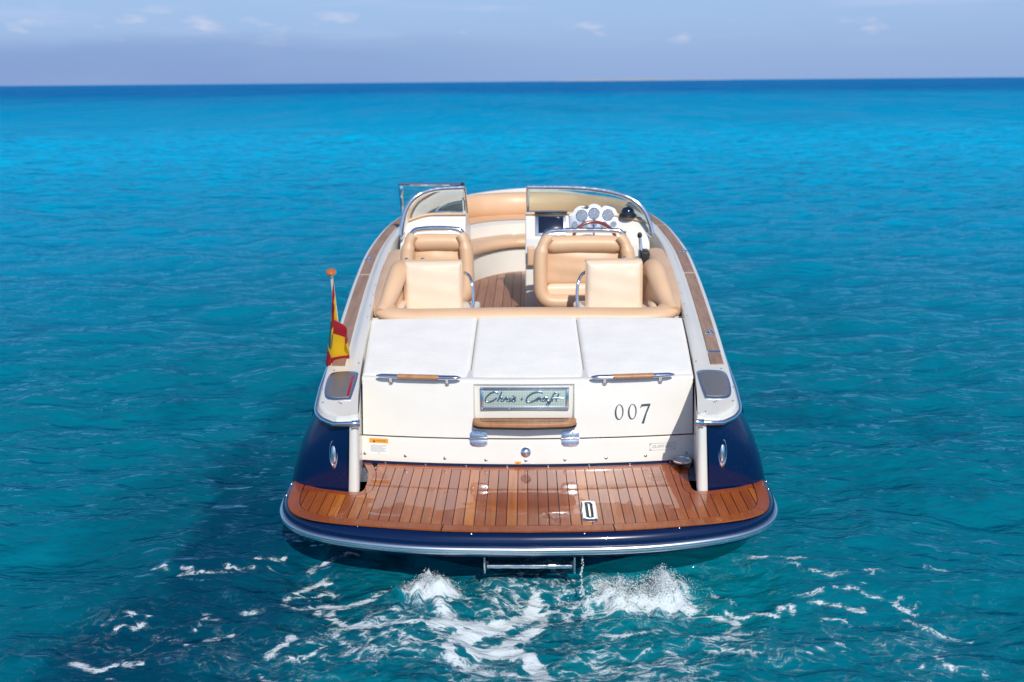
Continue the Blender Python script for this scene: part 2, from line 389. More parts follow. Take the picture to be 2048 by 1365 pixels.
for sg in (-1, 1):
    for y0, y1 in ((1.125, 1.285), (1.325, 2.93), (2.965, 4.55), (4.585, 5.7)):
        ribbon(.030, .108, y0, y1, .002, .006, sg, 'teak_strip', 'teak_grey', deck)
    ribbon(.028, .110, 1.287, 1.323, .001, .009, sg, 'joint_plate', 'chrome', deck, 3)
    # rub rail under the deck edge
    pts = [(sg*.868, .445, .752), (sg*.93, .443, .752)]+[(sg*(float(HW(y))+.010-.016*min(1, max(0, (y-.9)/.5))), y-.006 if y < .6 else y, float(ZG(y))-.042) for y in np.r_[np.linspace(.455, .8, 14), np.linspace(.9, 6.7, 50)]]
    MB().tube(pts, .0135, 10).build('gunwale_rail', 'chrome', boat)
    MB().tube([(sg*.862, .447, .752), (sg*.905, .441, .752)], .021, 14).build('rail_end_cap', 'chrome', boat, bevel=(.003, 2))
    # rounded speaker / light panel on the quarter deck
    xm = 1.040; pl = resample([(.972, 1.03), (1.075, 1.035), (1.118, .99), (1.112, .82), (1.085, .68), (1.04, .64), (.955, .645), (.942, .67), (.952, .95)], 40, True)
    zz = lambda y: float(ZG(y))
    def panel(scale, z0, th, name, m):
        c = pl.mean(0); P = [(sg*(c[0]+(a-c[0])*scale), c[1]+(b-c[1])*scale, zz(c[1]+(b-c[1])*scale)+z0) for a, b in pl]
        return MB().prism(P, (0, 0, th)).build(name, m, ppan, bevel=(.002, 2))
    ppan = empty('deck_light', (0, 0, 0), boat)
    panel(1.0, -.006, .011, 'bezel', 'brushed_metal'); panel(.86, .003, .0045, 'grille', 'grille')
    if sg < 0:
        P = [(-.957, .68, zz(.68)), (-.968, .675, zz(.675)), (-.985, .95, zz(.95)), (-.972, .96, zz(.96))]
        MB().prism([(a, b, c+.005) for a, b, c in P], (0, 0, .006)).build('red_lens', 'red_lens', ppan)
    for a, b in ((1.085, .615), (1.125, .80), (1.105, 1.06), (.985, .60), (1.0, .615)):
        MB().lathe([(0, .004), (.004, .0035), (.0065, 0)], (sg*a, b, zz(b)+.001), n=10).build('screw', 'screw_metal', ppan)
    # coaming screws
    for y in np.arange(1.15, 2.7, .24):
        MB().lathe([(0, .003), (.003, .0025), (.005, 0)], (sg*(float(HW(y))-.187), y, float(ZG(y))+(.0345 if y > 1.7 else .012)), n=8).build('deck_screw', 'screw_metal', deck)
    # oval chrome vent low on the navy quarter
    vent = empty('quarter_vent', (0, 0, 0), boat)
    c = Vector((sg*1.012, .497, .572)); nn = Vector((sg*.30, -1, .12)).normalized(); e1 = Vector((1, .30*sg, 0)).normalized(); e2 = nn.cross(e1); e2 = e2 if e2.z > 0 else -e2
    def oval(a, b, rows_, name, m):
        rr = [[c+e1*a*s_*math.cos(t)+e2*b*s_*math.sin(t)+nn*h for t in np.linspace(0, 2*math.pi, 32, endpoint=False)] for s_, h in rows_]
        MB().grid(rr, closev=True).build(name, m, vent, recalc=True)
    oval(.027, .086, [(1, -.02), (1, .006), (.9, .014), (.78, .016), (.70, .010)], 'rim', 'rail_metal')
    oval(.027, .086, [(.72, .008), (.45, .017), (.15, .021), (.01, .022)], 'cover', 'rail_metal')
    # cleats
    for y, o in ((3.35, .06), (1.62, .065)) if sg < 0 else ((3.55, .05), (1.62, .065)):
        x = sg*(float(HW(y))-o); z = float(ZG(y))+.008
        if sg < 0 and y < 2: continue
        cl = empty('cleat', (0, 0, 0), boat)
        MB().lathe([(.032, 0), (.031, .005), (.024, .009), (.02, .004), (.0, .003)], (0, 0, 0), n=24).build('base', 'chrome', cl)
        MB().tube([(0, -.035, .012), (0, -.02, .017), (0, .02, .017), (0, .035, .012)], [.005, .008, .008, .005], 8).build('horn', 'chrome', cl)
        cl.location = (x, y, z)

# ------------------------------------------------------------------ swim platform
half = [(0, -.060), (.35, -.051), (.60, -.026), (.85, .030), (1.02, .092), (1.13, .160), (1.215, .245), (1.268, .350), (1.293, .48), (1.303, .70), (1.302, .98)]
hl = resample(half, 46)
outl = np.r_[np.stack([-hl[::-1, 0], hl[::-1, 1]], 1)[:-1], hl]
def offs(poly, d):
    t = np.gradient(poly, axis=0); n = np.stack([-t[:, 1], t[:, 0]], 1); n /= np.linalg.norm(n, axis=1)[:, None]; return poly+n*d
rows = []
for d, z in ((.06, .235), (.012, .245), (.004, .27), (.001, .300), (.000, .318), (.004, .334), (.012, .347), (.024, .3565), (.04, .3615), (.06, .363)):
    q = offs(outl, d); rows.append([(a, b, z) for a, b in q])
pm = MB(); pm.grid(rows)
pm.add(rows[-1], [tuple(range(len(rows[-1])))]); pm.add(rows[0], [tuple(range(len(rows[0])-1, -1, -1))])
plat = pm.build('swim_platform', 'navy', boat, smooth=50, recalc=True)
# stainless rub rail, half oval section
rr = []
for d, z in ((.004, .304), (-.005, .3035), (-.013, .299), (-.016, .292), (-.0155, .286), (-.012, .283), (-.013, .280), (-.011, .270), (-.004, .262), (.006, .258)):
    q = offs(outl, d); rr.append([(a, b, z) for a, b in q])
MB().grid(rr, flip=True).build('rub_rail', 'rail_metal', plat, smooth=50)
L_ = np.r_[0, np.cumsum(np.linalg.norm(np.diff(outl, axis=0), axis=1))]
for s_ in np.arange(.5, L_[-1]-.4, .105):
    q = offs(outl, -.011); x, y = np.interp(s_, L_, q[:, 0]), np.interp(s_, L_, q[:, 1])
    MB().ball((x, y, .275), .0035, 5).build('rail_screw', 'screw_metal', plat)
for x_, y_ in ((-1.265, .43), (-1.215, .30), (-.83, .055), (-.27, -.033), (.27, -.033), (.73, .028), (1.225, .32), (1.268, .50), (-1.272, .58), (1.28, .60)):
    MB().lathe([(0, .005), (.004, .0035), (.006, 0)], (x_, y_, .3608), n=10).build('screw', 'screw_metal', plat)
# teak: outline, inner seam lines
th = [(0, -.030), (.42, -.014), (.82, .047), (1.02, .096), (1.11, .137), (1.175, .190), (1.215, .262), (1.238, .36), (1.250, .47), (1.258, .600)]
tl = resample(th, 60)
tout = np.r_[np.stack([-tl[::-1, 0], tl[::-1, 1]], 1)[:-1], tl]
tin = offs(tout, .0625); TI = 2; FI = 3
fr = [(1.262, .600), (1.19, .548), (1.105, .497), (1.02, .470), (.944, .449), (.893, .444), (.868, .462), (.862, .52), (.866, .62), (.880, .72), (.905, .80), (.928, .858)]
fl = resample(fr, 60)
fin = fl.copy(); t = np.gradient(fl, axis=0); nrm = np.stack([t[:, 1], -t[:, 0]], 1); nrm /= np.linalg.norm(nrm, axis=1)[:, None]; 
fin = fl-nrm*.045
Z0, Z1 = .3665, .3725
# caulking sheet
def ytb(x): return yt(x, .37)-.004
cx = np.linspace(-1.25, 1.25, 140); sh = []
def y_aft(x, P): 
    P = P[np.argsort(P[:, 0])]; return float(np.interp(x, P[:, 0], P[:, 1]))
def y_fore(x, P):
    ax = abs(x); 
    seg = P[P[:, 1] < .60]; best = None
    a = P[:, 0]; i = np.where((a[:-1]-ax)*(a[1:]-ax) <= 0)[0]
    if len(i) == 0: return None
    i = i[0]; f = (ax-a[i])/(a[i+1]-a[i]+1e-9); return float(P[i, 1]+f*(P[i+1, 1]-P[i, 1]))
tq = tout[(tout[:, 1] < .6)]
poly = [(a, b) for a, b in tout]+[(a, b) for a, b in fl]+[(x, ytb(x)) for x in np.linspace(.92, -.92, 40)]+[(-a, b) for a, b in fl[::-1]]
MB().prism([(a, b, Z0-.004) for a, b in poly], (0, 0, .003)).build('caulking', 'caulk', plat, smooth=0)
def strip(A, B, name, m='teak_border', z1=Z1):
    n = len(A); top = [[(a[0], a[1], z1) for a in A], [(b[0], b[1], z1) for b in B]]
    bot = [[(a[0], a[1], Z0-.003) for a in A], [(b[0], b[1], Z0-.003) for b in B]]
    mb = MB().grid(top); mb.grid([bot[0], top[0]]); mb.grid([top[1], bot[1]])
    mb.add([bot[0][0], top[0][0], top[1][0], bot[1][0]], [(0, 1, 2, 3)]); mb.add([bot[0][-1], top[0][-1], top[1][-1], bot[1][-1]], [(0, 1, 2, 3)])
    return mb.build(name, m, plat, recalc=True, smooth=0)
# border strips along the trailing edge, split at joints
joints = [-9, -1.165, -.415, .43, 1.175, 9]; arcx = tout[:, 0]; mid = (len(tout)-1)//2
idx = [0]+[int(np.argmin(np.abs(tout[:, 0]-j)+100*(abs(tout[:, 1]) > .35))) for j in joints[1:-1]]+[len(tout)-1]
inset = offs(tout, .0); inn = offs(tout, .0585)
for a, b in zip(idx[:-1], idx[1:]):
    A, B = inset[a:b+1].copy(), inn[a:b+1].copy()
    A[0] += (A[1]-A[0])*.12; B[0] += (B[1]-B[0])*.12; A[-1] -= (A[-1]-A[-2])*.12; B[-1] -= (B[-1]-B[-2])*.12
    strip(A, B, 'teak_border')
# border round quarters, posts, then along the transom
for sg in (-1, 1):
    q_ = [i for i in range(60) if fl[i, 0] < 1.189]; xcut = 1.1885; i0 = q_[0]; ff = (fl[i0-1, 0]-xcut)/(fl[i0-1, 0]-fl[i0, 0]); F = fl[i0-1:].copy(); F[0] = fl[i0-1]+(fl[i0]-fl[i0-1])*ff
    G = (fl-nrm*.0415)[i0-1:]; G[0] = (xcut, np.interp(-xcut, -G[:6, 0], G[:6, 1])) if G[0, 0] > xcut else G[0]; G[:, 0] = np.minimum(G[:, 0], xcut)
    F = F*np.array([sg, 1]); G = G*np.array([sg, 1]); ne = len(F)-1
    js = [0, ne-40, ne-24, ne]
    for a, b in zip(js[:-1], js[1:]): strip(F[a:b+1], G[a:b+1], 'teak_border', z1=Z1-.0005)
tx = np.linspace(-.845, .845, 41)
for a, b in ((0, 14), (14, 28), (28, 40)):
    X = tx[a:b+1].copy(); X[0] += .002; X[-1] -= .002
    strip([(x, ytb(x)) for x in X], [(x, ytb(x)-.040) for x in X], 'teak_border')
# fore and aft planks: the field inside the borders cut into strips
pw = .0525; gap = .0042
finR = (fl-nrm*.0455)[FI:]
finR = finR[finR[:, 0] < 1.183]
region = [tuple(q) for q in tin if q[1] < .485]+[tuple(q) for q in finR if q[1] < ytb(q[0])-.045]+[(x, ytb(x)-.0445) for x in np.linspace(.84, -.84, 60)]+[(-q[0], q[1]) for q in finR[::-1] if q[1] < ytb(q[0])-.045]
def clip(poly, xlim, keep_right):
    o = []
    for (ax_, ay_), (bx_, by_) in zip(poly, poly[1:]+poly[:1]):
        ia = (ax_ >= xlim) == keep_right; ib = (bx_ >= xlim) == keep_right
        if ia: o.append((ax_, ay_))
        if ia != ib: t_ = (xlim-ax_)/(bx_-ax_); o.append((xlim, ay_+t_*(by_-ay_)))
    return o
for x0 in np.arange(-24, 24)*pw:
    q = clip(region, x0+gap/2, True)
    q = clip(q, x0+pw-gap/2, False) if q else q
    if len(q) < 3: continue
    ar = abs(sum(q[i-1][0]*q[i][1]-q[i][0]*q[i-1][1] for i in range(len(q))))/2
    if ar < .0004: continue
    MB().prism([(a_, b_, Z0-.003) for a_, b_ in q], (0, 0, Z1-Z0+.003)).build('teak_plank', 'teak_wet', plat, smooth=0)
# ladder slot plate and cup holder
ls = empty('ladder_slot', (0, 0, 0), plat)
def rrect(cx_, cy_, w_, h_, r_, n=6):
    P = []
    for sx_, sy_, a0 in ((1, 1, 0), (-1, 1, 90), (-1, -1, 180), (1, -1, 270)):
        for a in np.linspace(a0, a0+90, n): P.append((cx_+sx_*(w_/2-r_)+r_*math.cos(R(a)), cy_+sy_*(h_/2-r_)+r_*math.sin(R(a))))
    return P
o_r = rrect(.305, .195, .078, .245, .026); i_r = rrect(.305, .195, .034, .175, .010)
mb = MB(); mb.grid([[(a, b, z) for a, b in q] for q, z in ((o_r, .369), (o_r, .3765), (rrect(.305, .195, .070, .237, .023), .3795), (rrect(.305, .195, .042, .183, .013), .3795), (i_r, .3775), (i_r, .352))], closev=True, flip=True)
mb.build('slot_plate', 'chrome', ls, recalc=True, smooth=50)
MB().prism([(a, b, .3735) for a, b in i_r], (0, 0, .0012)).build('slot_recess', 'black', ls)
MB().box((.307, .195, .3775), (.010, .15, .004)).build('latch_bar', 'chrome', ls, bevel=(.001, 1))
ch = empty('cup_holder', (0, 0, 0), plat)
MB().lathe([(.0, .014), (.045, .016), (.054, .026), (.054, .032), (.049, .034), (.045, .028)], (.858, .80, .376), n=32).build('rim', 'chrome', ch)
MB().lathe([(0, 0), (.047, 0)], (.858, .80, .4035), n=24).build('bowl', 'brushed_metal', ch, recalc=True)
# folded boarding ladder slung under the trailing edge
lad = empty('boarding_ladder', (0, 0, 0), boat)
MB().tube([(-.20, .03, .160), (.215, .03, .160)], .013, 14).build('rung', 'chrome', lad)
MB().tube([(.10, .03, .160), (.135, .03, .160)], .0155, 14).build('collar', 'brushed_metal', lad)
MB().tube([(-.195, .10, .185), (.21, .10, .185)], .012, 12).build('upper_rung', 'black', lad)
for x in (-.212, .226):
    MB().box((x, .07, .170), (.010, .12, .085)).build('bracket', 'chrome', lad, bevel=(.003, 2))
    MB().box((x*.955+.001, .06, .165), (.018, .07, .05)).build('hinge_block', 'black', lad, bevel=(.004, 2))
MB().box((0, .12, .222), (.46, .16, .03)).build('mounting_plate', 'black', lad, bevel=(.004, 2))

# ------------------------------------------------------------------ transom
def tpatch(x0, x1, z0, z1, nx=40, nz=6, off=0., hole=None):
    X = np.linspace(x0, x1, nx); Zs = np.linspace(z0, z1, nz); return X, Zs
def tslab(xa, xb, za, zb, off, thick, name, m, parent, nx=36, nz=6, bev=.004):
    X = np.linspace(xa, xb, nx); Zs = np.linspace(za, zb, nz); e = bev
    mb = MB(); P = [[S(x, z, off) for x in X] for z in Zs]
    mb.grid(P)
    loop = [(x, za) for x in X]+[(xb, z) for z in Zs[1:]]+[(x, zb) for x in X[::-1][1:]]+[(xa, z) for z in Zs[::-1][1:-1]]
    mb.grid([[S(x, z, off) for x, z in loop], [S(x, z, off-thick) for x, z in loop]], closev=True)
    return mb.build(name, m, parent, recalc=True, bevel=(bev, 3))
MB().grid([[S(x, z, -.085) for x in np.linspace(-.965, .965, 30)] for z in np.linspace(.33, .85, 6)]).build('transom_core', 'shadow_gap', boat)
tp = tslab(-.940, .940, .385, .5205, 0, .04, 'transom_panel', 'gelcoat', boat)
MB().grid([[S(x, z, .002) for x in np.linspace(-.935, .935, 40)] for z in (.366, .3835)]).build('kick_strip', 'navy', tp)
for x, z in ((-.919, .423), (-.686, .42), (-.462, .414), (-.232, .409), (-.009, .407), (.208, .409), (.438, .414), (.660, .418), (.891, .422)):
    q = S(x, z, 0); MB().lathe([(.0095, 0), (.0085, .003), (.005, .0045), (0, .0045)], q, S(x, z, 1)-q, n=12).build('screw', 'screw_metal', tp, recalc=True)
for x in np.linspace(-.8, .8, 8):
    q = S(x, .3755, .003); MB().lathe([(.006, 0), (.004, .003), (0, .0035)], q, S(x, .37, 1)-q, n=10).build('strip_screw', 'screw_metal', tp, recalc=True)
q = S(-.010, .452, 0); ax = S(-.010, .452, 1)-q
lk = empty('hatch_lock', (0, 0, 0), boat)
MB().lathe([(.029, 0), (.028, .005), (.022, .009), (.018, .006)], q, ax, n=28).build('escutcheon', 'chrome', lk, recalc=True)
MB().lathe([(.019, .004), (.017, .012), (.010, .017), (0, .018)], q, ax, n=20).build('knob', 'chrome', lk, recalc=True)
def decal(poly, off, th, name, m, parent):
    return MB().prism([S(a, b, off) for a, b in poly], (S(poly[0][0], poly[0][1], 1)-S(poly[0][0], poly[0][1], 0))*th).build(name, m, parent, smooth=0)
def rect(x0, x1, z0, z1): return [(x0, z0), (x1, z0), (x1, z1), (x0, z1)]
wl = empty('warning_label', (0, 0, 0), boat)
decal(rect(-.892, -.784, .424, .5085), .0012, .0006, 'sheet', 'print_white', wl)
decal(rect(-.892, -.784, .484, .5095), .002, .0006, 'header', 'print_orange', wl)
decal([(-.872, .488), (-.858, .488), (-.865, .503)], .0028, .0005, 'triangle', 'black', wl)
text_mesh('WARNING', .013, lambda a, b, o: S(-.826+a, .4965+b, o), .0030, 'print_slate', 'header_text', wl)
for i in range(8):
    xe = -.79-random.random()*.02*(i % 3); decal(rect(-.887, xe, .472-i*.0052, .4742-i*.0052), .0022, .0003, 'text_line', 'print_grey', wl)
decal(rect(-.842, -.834, .4275, .4325), .0024, .0004, 'mark', 'print_grey', wl)
sl = empty('fuel_label', (0, 0, 0), boat)
decal(rect(-.070, -.037, .386, .4005), .0012, .0008, 'sticker', 'print_orange', sl); decal(rect(-.033, .035, .388, .3975), .0012, .0006, 'sheet', 'print_white', sl)
decal([(-.058, .389), (-.049, .389), (-.0535, .397)], .0022, .0004, 'triangle', 'wheel_wood', sl)
for i in range(3): decal(rect(-.030, .03-i*.008, .3935-i*.003, .3946-i*.003), .002, .0003, 'text_line', 'print_grey', sl)
ip = empty('hull_number_plate', (0, 0, 0), boat)
for a in (rect(.684, .6855, .4455, .4835), rect(.8265, .828, .4455, .4835), rect(.684, .828, .4455, .447), rect(.684, .828, .482, .4835)): decal(a, .0012, .0008, 'border', 'print_grey', ip)
text_mesh('GB-APFY13023', .023, lambda a, b, o: S(.756+a*.80, .4645+b, o), .0016, 'print_grey', 'number', ip)
for a, b in ((.687, .449), (.825, .449), (.687, .48), (.825, .48)):
    decal(rect(a-.004, a+.004, b-.003, b+.003), .002, .0008, 'rivet', 'screw_metal', ip)

# engine hatch with moulded pocket for name plaque and step
px0, px1, pz0, pz1 = -.300, .262, .612, .822
X = np.unique(np.r_[np.linspace(-.928, px0, 16), np.linspace(px0, px1, 14), np.linspace(px1, .928, 16)])
Zs = np.unique(np.r_[np.linspace(.5285, pz0, 4), np.linspace(pz0, pz1, 7), np.linspace(pz1, .826, 2)])
mb = MB(); nx = len(X)
mb.v = [tuple(S(x, z, .002)) for z in Zs for x in X]
for j in range(len(Zs)-1):
    for i in range(nx-1):
        xm_, zm_ = (X[i]+X[i+1])/2, (Zs[j]+Zs[j+1])/2
        if px0 < xm_ < px1 and pz0 < zm_ < pz1: continue
        mb.f.append((j*nx+i, j*nx+i+1, (j+1)*nx+i+1, (j+1)*nx+i))
# rounded top edge rolling forward under the pad
roll = [[S(x, .826, .002)+Vector((0, .035*(1-math.cos(a)), .022*math.sin(a))) for x in X] for a in np.linspace(0, math.pi/2, 7)]
mb.grid(roll); back = [roll[-1], [q+Vector((0, .12, .008)) for q in roll[-1]]]; mb.grid(back)
# thickness edges
for e in (0, -1): mb.grid([[S(X[e], z, .002) for z in Zs], [S(X[e], z, -.03) for z in Zs]])
mb.grid([[S(x, Zs[0], .002) for x in X], [S(x, Zs[0], -.03) for x in X]])
# pocket
def pd(z): return .012+.040*(pz1-z)/(pz1-pz0)
fl_ = .016
def inner(x, z):
    xx = x*(1-0)+0; return S(xx, z, -pd(z))
xi_ = np.linspace(px0+fl_*.4, px1-fl_*.4, 14); zi_ = np.linspace(pz0+.001, pz1-fl_*.6, 7)
mb.grid([[inner(x, z) for x in xi_] for z in zi_])
lo = [(x, pz0) for x in np.linspace(px0, px1, 14)]+[(px1, z) for z in np.linspace(pz0, pz1, 7)[1:]]+[(x, pz1) for x in np.linspace(px1, px0, 14)[1:]]+[(px0, z) for z in np.linspace(pz1, pz0, 7)[1:-1]]
li = [(x, zi_[0]) for x in xi_]+[(xi_[-1], z) for z in zi_[1:]]+[(x, zi_[-1]) for x in xi_[::-1][1:]]+[(xi_[0], z) for z in zi_[::-1][1:-1]]
mb.grid([[S(x, z, .002) for x, z in lo], [inner(x, z) for x, z in li]], closev=True)
hatch = mb.build('engine_hatch', 'gelcoat', boat, recalc=True, smooth=30)
# name plaque
plq = empty('name_plaque', (0, 0, 0), boat)
P0 = lambda x, z, o: S(x, z, o-pd(z))
def pslab(poly, off, th, name, m):
    return MB().prism([P0(a, b, off) for a, b in poly], (S(0, .7, 1)-S(0, .7, 0))*th).build(name, m, plq, bevel=(.0015, 2))
ax0, ax1, az0, az1 = -.262, .232, .6795, .8065
bw = .017
for nm, pl in (('frame', rect(ax0, ax1, az1-bw, az1)), ('frame', rect(ax0, ax1, az0, az0+bw)), ('frame', rect(ax0, ax0+bw, az0+bw, az1-bw)), ('frame', rect(ax1-bw, ax1, az0+bw, az1-bw))):
    pslab(pl, .012, .008, nm, 'brushed_metal')
pslab(rect(ax0+.004, ax1-.004, az0+.004, az1-.004), .008, .006, 'mesh_panel', 'plaque_mesh')
for x in (ax0+.008, ax0+.16, ax1-.16, ax1-.008):
    for z in (az0+.008, az1-.008):
        q = P0(x, z, .020); MB().lathe([(.005, 0), (.0035, .003), (0, .0035)], q, (0, -1, .2), n=10).build('screw', 'chrome', plq, recalc=True)
def stroke(pts, r, m, f, name, parent, n=40, smooth=True):
    q = resample(pts, n) if len(pts) > 2 else np.array(pts, float); MB().tube([f(a, b) for a, b in q], r, 6).build(name, m, parent)
def cf(a, b): return P0(ax0+(a-112)/(742-112)*(ax1-ax0), az1-(b-628)/(795-628)*(az1-az0), .0175)
letters = [[(243, 672), (222, 661), (188, 670), (158, 697), (147, 718), (154, 732), (176, 734), (203, 725), (228, 706)],
  [(266, 660), (252, 690), (236, 727), (246, 710), (262, 700), (269, 706), (262, 722), (270, 727), (284, 716)],
  [(284, 716), (296, 701), (294, 711), (308, 704), (304, 722), (312, 727), (324, 715)],
  [(326, 703), (319, 720), (325, 727), (340, 716)], [(340, 716), (362, 699), (357, 712), (362, 723), (348, 728), (340, 722)], [(346, 690), (349, 687)],
  [(400, 712), (416, 710)], [(408, 704), (408, 718)],
  [(560, 668), (534, 659), (490, 668), (455, 692), (439, 718), (447, 733), (470, 734), (500, 724), (520, 708)],
  [(516, 727), (530, 701), (530, 712), (546, 705), (542, 720), (552, 726)],
  [(592, 706), (574, 702), (557, 716), (562, 727), (578, 720), (592, 704), (588, 722), (598, 726)],
  [(655, 668), (640, 672), (622, 705), (606, 745), (592, 760), (586, 752), (600, 735), (630, 722)],
  [(672, 676), (658, 708), (654, 724), (664, 726)], [(622, 709), (660, 706), (706, 708)]]
for lt in letters: stroke(lt, .0042, 'script_blue', cf, 'letter', plq, 36)
# teak step below the plaque
stp = empty('transom_step', (0, 0, 0), boat)
def step_out(s_): 
    return [(-.306+.0*s_, .868), (-.298, .80), (-.278, .778), (-.24, .766), (0, .752), (.21, .766), (.247, .778), (.266, .80), (.274, .868)]
so = [(a, b) for a, b in step_out(0)]
MB().prism([(a, b, .612) for a, b in so], (0, 0, .024)).build('board', 'teak_honey', stp, bevel=(.006, 3))
c_ = np.mean(so, 0)
MB().prism([(c_[0]+(a-c_[0])*1.012, c_[1]+(b-c_[1])*1.03, .602) for a, b in so], (0, 0, .0095)).build('base_strip', 'black', stp, bevel=(.002, 2))
ins = [(-.262, .846), (-.25, .80), (0, .788), (.215, .80), (.228, .846)]
for a, b in zip(ins, ins[1:]+ins[:1]):
    MB().tube([(a[0], a[1], .6362), (b[0], b[1], .6362)], .0016, 4).build('inlay_line', 'caulk', stp)
for i in range(3):
    y = .80+.018*i; MB().tube([(-.244, y+.004, .6361), (.212, y+.004, .6361)], .0007, 4).build('groove', 'caulk', stp)
# hatch hinges
for xc in (-.272, .238):
    hg = empty('hatch_hinge', (0, 0, 0), boat)
    for s_, z0 in ((1, .5275), (-1, .5235)):
        pl = [(xc-.049, z0), (xc+.049, z0), (xc+.049, z0+s_*.026), (xc+.036, z0+s_*.039), (xc+.0, z0+s_*.043), (xc-.036, z0+s_*.039), (xc-.049, z0+s_*.026)]
        MB().prism([S(a, b, .002) for a, b in pl], (S(0, .5, 1)-S(0, .5, 0))*.005).build('leaf', 'brushed_metal', hg, bevel=(.0015, 2))
        for dx, dz in ((-.036, .018), (-.013, .030), (.013, .030), (.036, .018)):
            q = S(xc+dx, z0+s_*dz, .0075); MB().lathe([(.0052, 0), (.004, .0025), (0, .003)], q, (0, -1, .2), n=10).build('screw', 'chrome', hg, recalc=True)
    MB().tube([S(xc-.051, .5255, .008), S(xc+.051, .5255, .008)], .0065, 10).build('pin', 'chrome', hg)
# numerals 007
nums = empty('hull_name', (0, 0, 0), boat)
def nf(a, b): return (.483+(a-1076)/(1328-1076)*.202, .699-(b-762)/(862-762)*.104)
for cxp in (1111, 1203):
    n_ = 36; O, I = [], []
    for i in range(n_):
        t = 2*math.pi*i/n_; O.append((cxp+31*math.cos(t)+3*math.sin(t), 798+41*-math.sin(t))); I.append((cxp+1.5+21*math.cos(t+.25)+3*math.sin(t), 797+36.5*-math.sin(t+.12)))
    mb = MB(); mb.grid([[S(*nf(*q), .0035) for q in O], [S(*nf(*q), .0035) for q in I]], closev=True); mb.build('numeral', 'print_slate', nums, smooth=0, recalc=True)
sv = [(1258, 778), (1268, 760), (1330, 758), (1331, 764), (1304, 812), (1286, 862), (1268, 862), (1290, 815), (1314, 771), (1270, 772), (1262, 780)]
mb = MB(); mb.prism([S(*nf(*q), .0030) for q in sv], (S(0, .7, 1)-S(0, .7, 0))*.0006).build('numeral', 'print_slate', nums, smooth=0)
# grab rails on the hatch top
for xa, xb in ((-.842, -.368), (.353, .818)):
    gr = empty('grab_rail', (0, 0, 0), boat); L = xb-xa
    f = lambda s_, d=0., u=0.: Vector((xa+L*s_, yt(xa+L*s_, .84)-.036+d, .868+u))
    def bar(s0, s1, r, m, nm, taper=None, n=9):
        ss = np.linspace(s0, s1, n); rr_ = [r]*n
        if taper == 0: rr_[:3] = [.35*r, .75*r, .95*r]
        if taper == 1: rr_[-3:] = [.95*r, .75*r, .35*r]
        MB().tube([f(s_) for s_ in ss], rr_, 14, prof=(1.15, .85)).build(nm, m, gr)
    bar(0, .262, .0145, 'chrome', 'bar_end', 0); bar(.738, 1, .0145, 'chrome', 'bar_end', 1); bar(.258, .742, .0165, 'teak_honey', 'grip', n=12)
    for s_ in (.165, .835):
        x = xa+L*s_; q = S(x, .822, .002)
        MB().tube([f(s_), q], .0085, 12).build('post', 'chrome', gr)
        MB().lathe([(.015, 0), (.014, .004), (.008, .006)], q, f(s_)-q, n=16).build('post_foot', 'chrome', gr, recalc=True)

# ------------------------------------------------------------------ sun pad cushions
def xo(y): return .938+(y-.95)*.085
for side, (fa, fb) in (('port', (-1, -.325)), ('mid', (-.3215, .3215)), ('stbd', (.325, 1))):
    def Pm(u, v, k_, fa=fa, fb=fb):
        y0 = 0
        a = fa if abs(fa) < 1 else None; b = fb if abs(fb) < 1 else None
        yv = .925+v*1.02
        xa = a if a is not None else -xo(yv); xb = b if b is not None else xo(yv)
        x = xa+(xb-xa)*u
        ya_ = yt(x, .85)+.018; y = ya_+(1.952-ya_)*v
        crown = .03*(1-(x/1.0)**2)
        return Vector((x, y, zt_pad(y)-.06+k_+crown*.35*v))
    cushion('sun_pad_cushion', Pm, .645, 1.0, .06, .024, 'pad_fabric', boat, puff=.010, nu=26, nv=30, wrinkle=.0009)

# ------------------------------------------------------------------ cockpit liner and floors
lin = MB()
yy = np.linspace(1.0, 4.3, 24)
for sg in (-1, 1):
    lin.grid([[(sg*(float(HW(y))-.205), y, float(ZG(y))-.10), (sg*(float(HW(y))-.235), y, .7), (sg*(float(HW(y))-.25), y, .40)] for y in yy], flip=sg > 0)
    yb = np.linspace(4.3, 6.6, 24)
    lin.grid([[(sg*max(0, float(HW(y))-.205), y-.0*(y > 6), float(ZG(y))-.10), (sg*max(0, float(HW(y))-.26), y, .55)] for y in yb], flip=sg > 0)
lin.grid([[(x, 2.06, z) for x in (-1.03, 1.03)] for z in (.40, .93)])
lin.grid([[(x, 1.92, z) for x in (-1.05, 1.05)] for z in (.40, .90)])
lin.build('cockpit_liner', 'gelcoat', boat, smooth=60)
cf_ = MB().grid([[(x, y, .395) for x in (-1.06, 1.06)] for y in (1.95, 3.6)]).build('cockpit_floor', 'teak_floor', boat)
bf = MB().grid([[(x, y, .583) for x in (-1.0, 1.0)] for y in (3.55, 6.2)]); bf.grid([[(x, 3.55, z) for x in (-1.0, 1.0)] for z in (.39, .583)])
bf = bf.build('bow_floor', 'caulk', boat)
for i in range(-11, 12):
    x = -.25+i*.079
    if -.75 < x < .5: MB().box((x, 4.68, .586), (.075, 2.24, .008)).build('floor_plank', 'teak_floor', bf, bevel=(.001, 1))
for i in range(-8, 10):
    MB().box((i*.1, 2.82, .397), (.095, 1.44, .008)).build('floor_plank', 'teak_floor', cf_, bevel=(.001, 1))

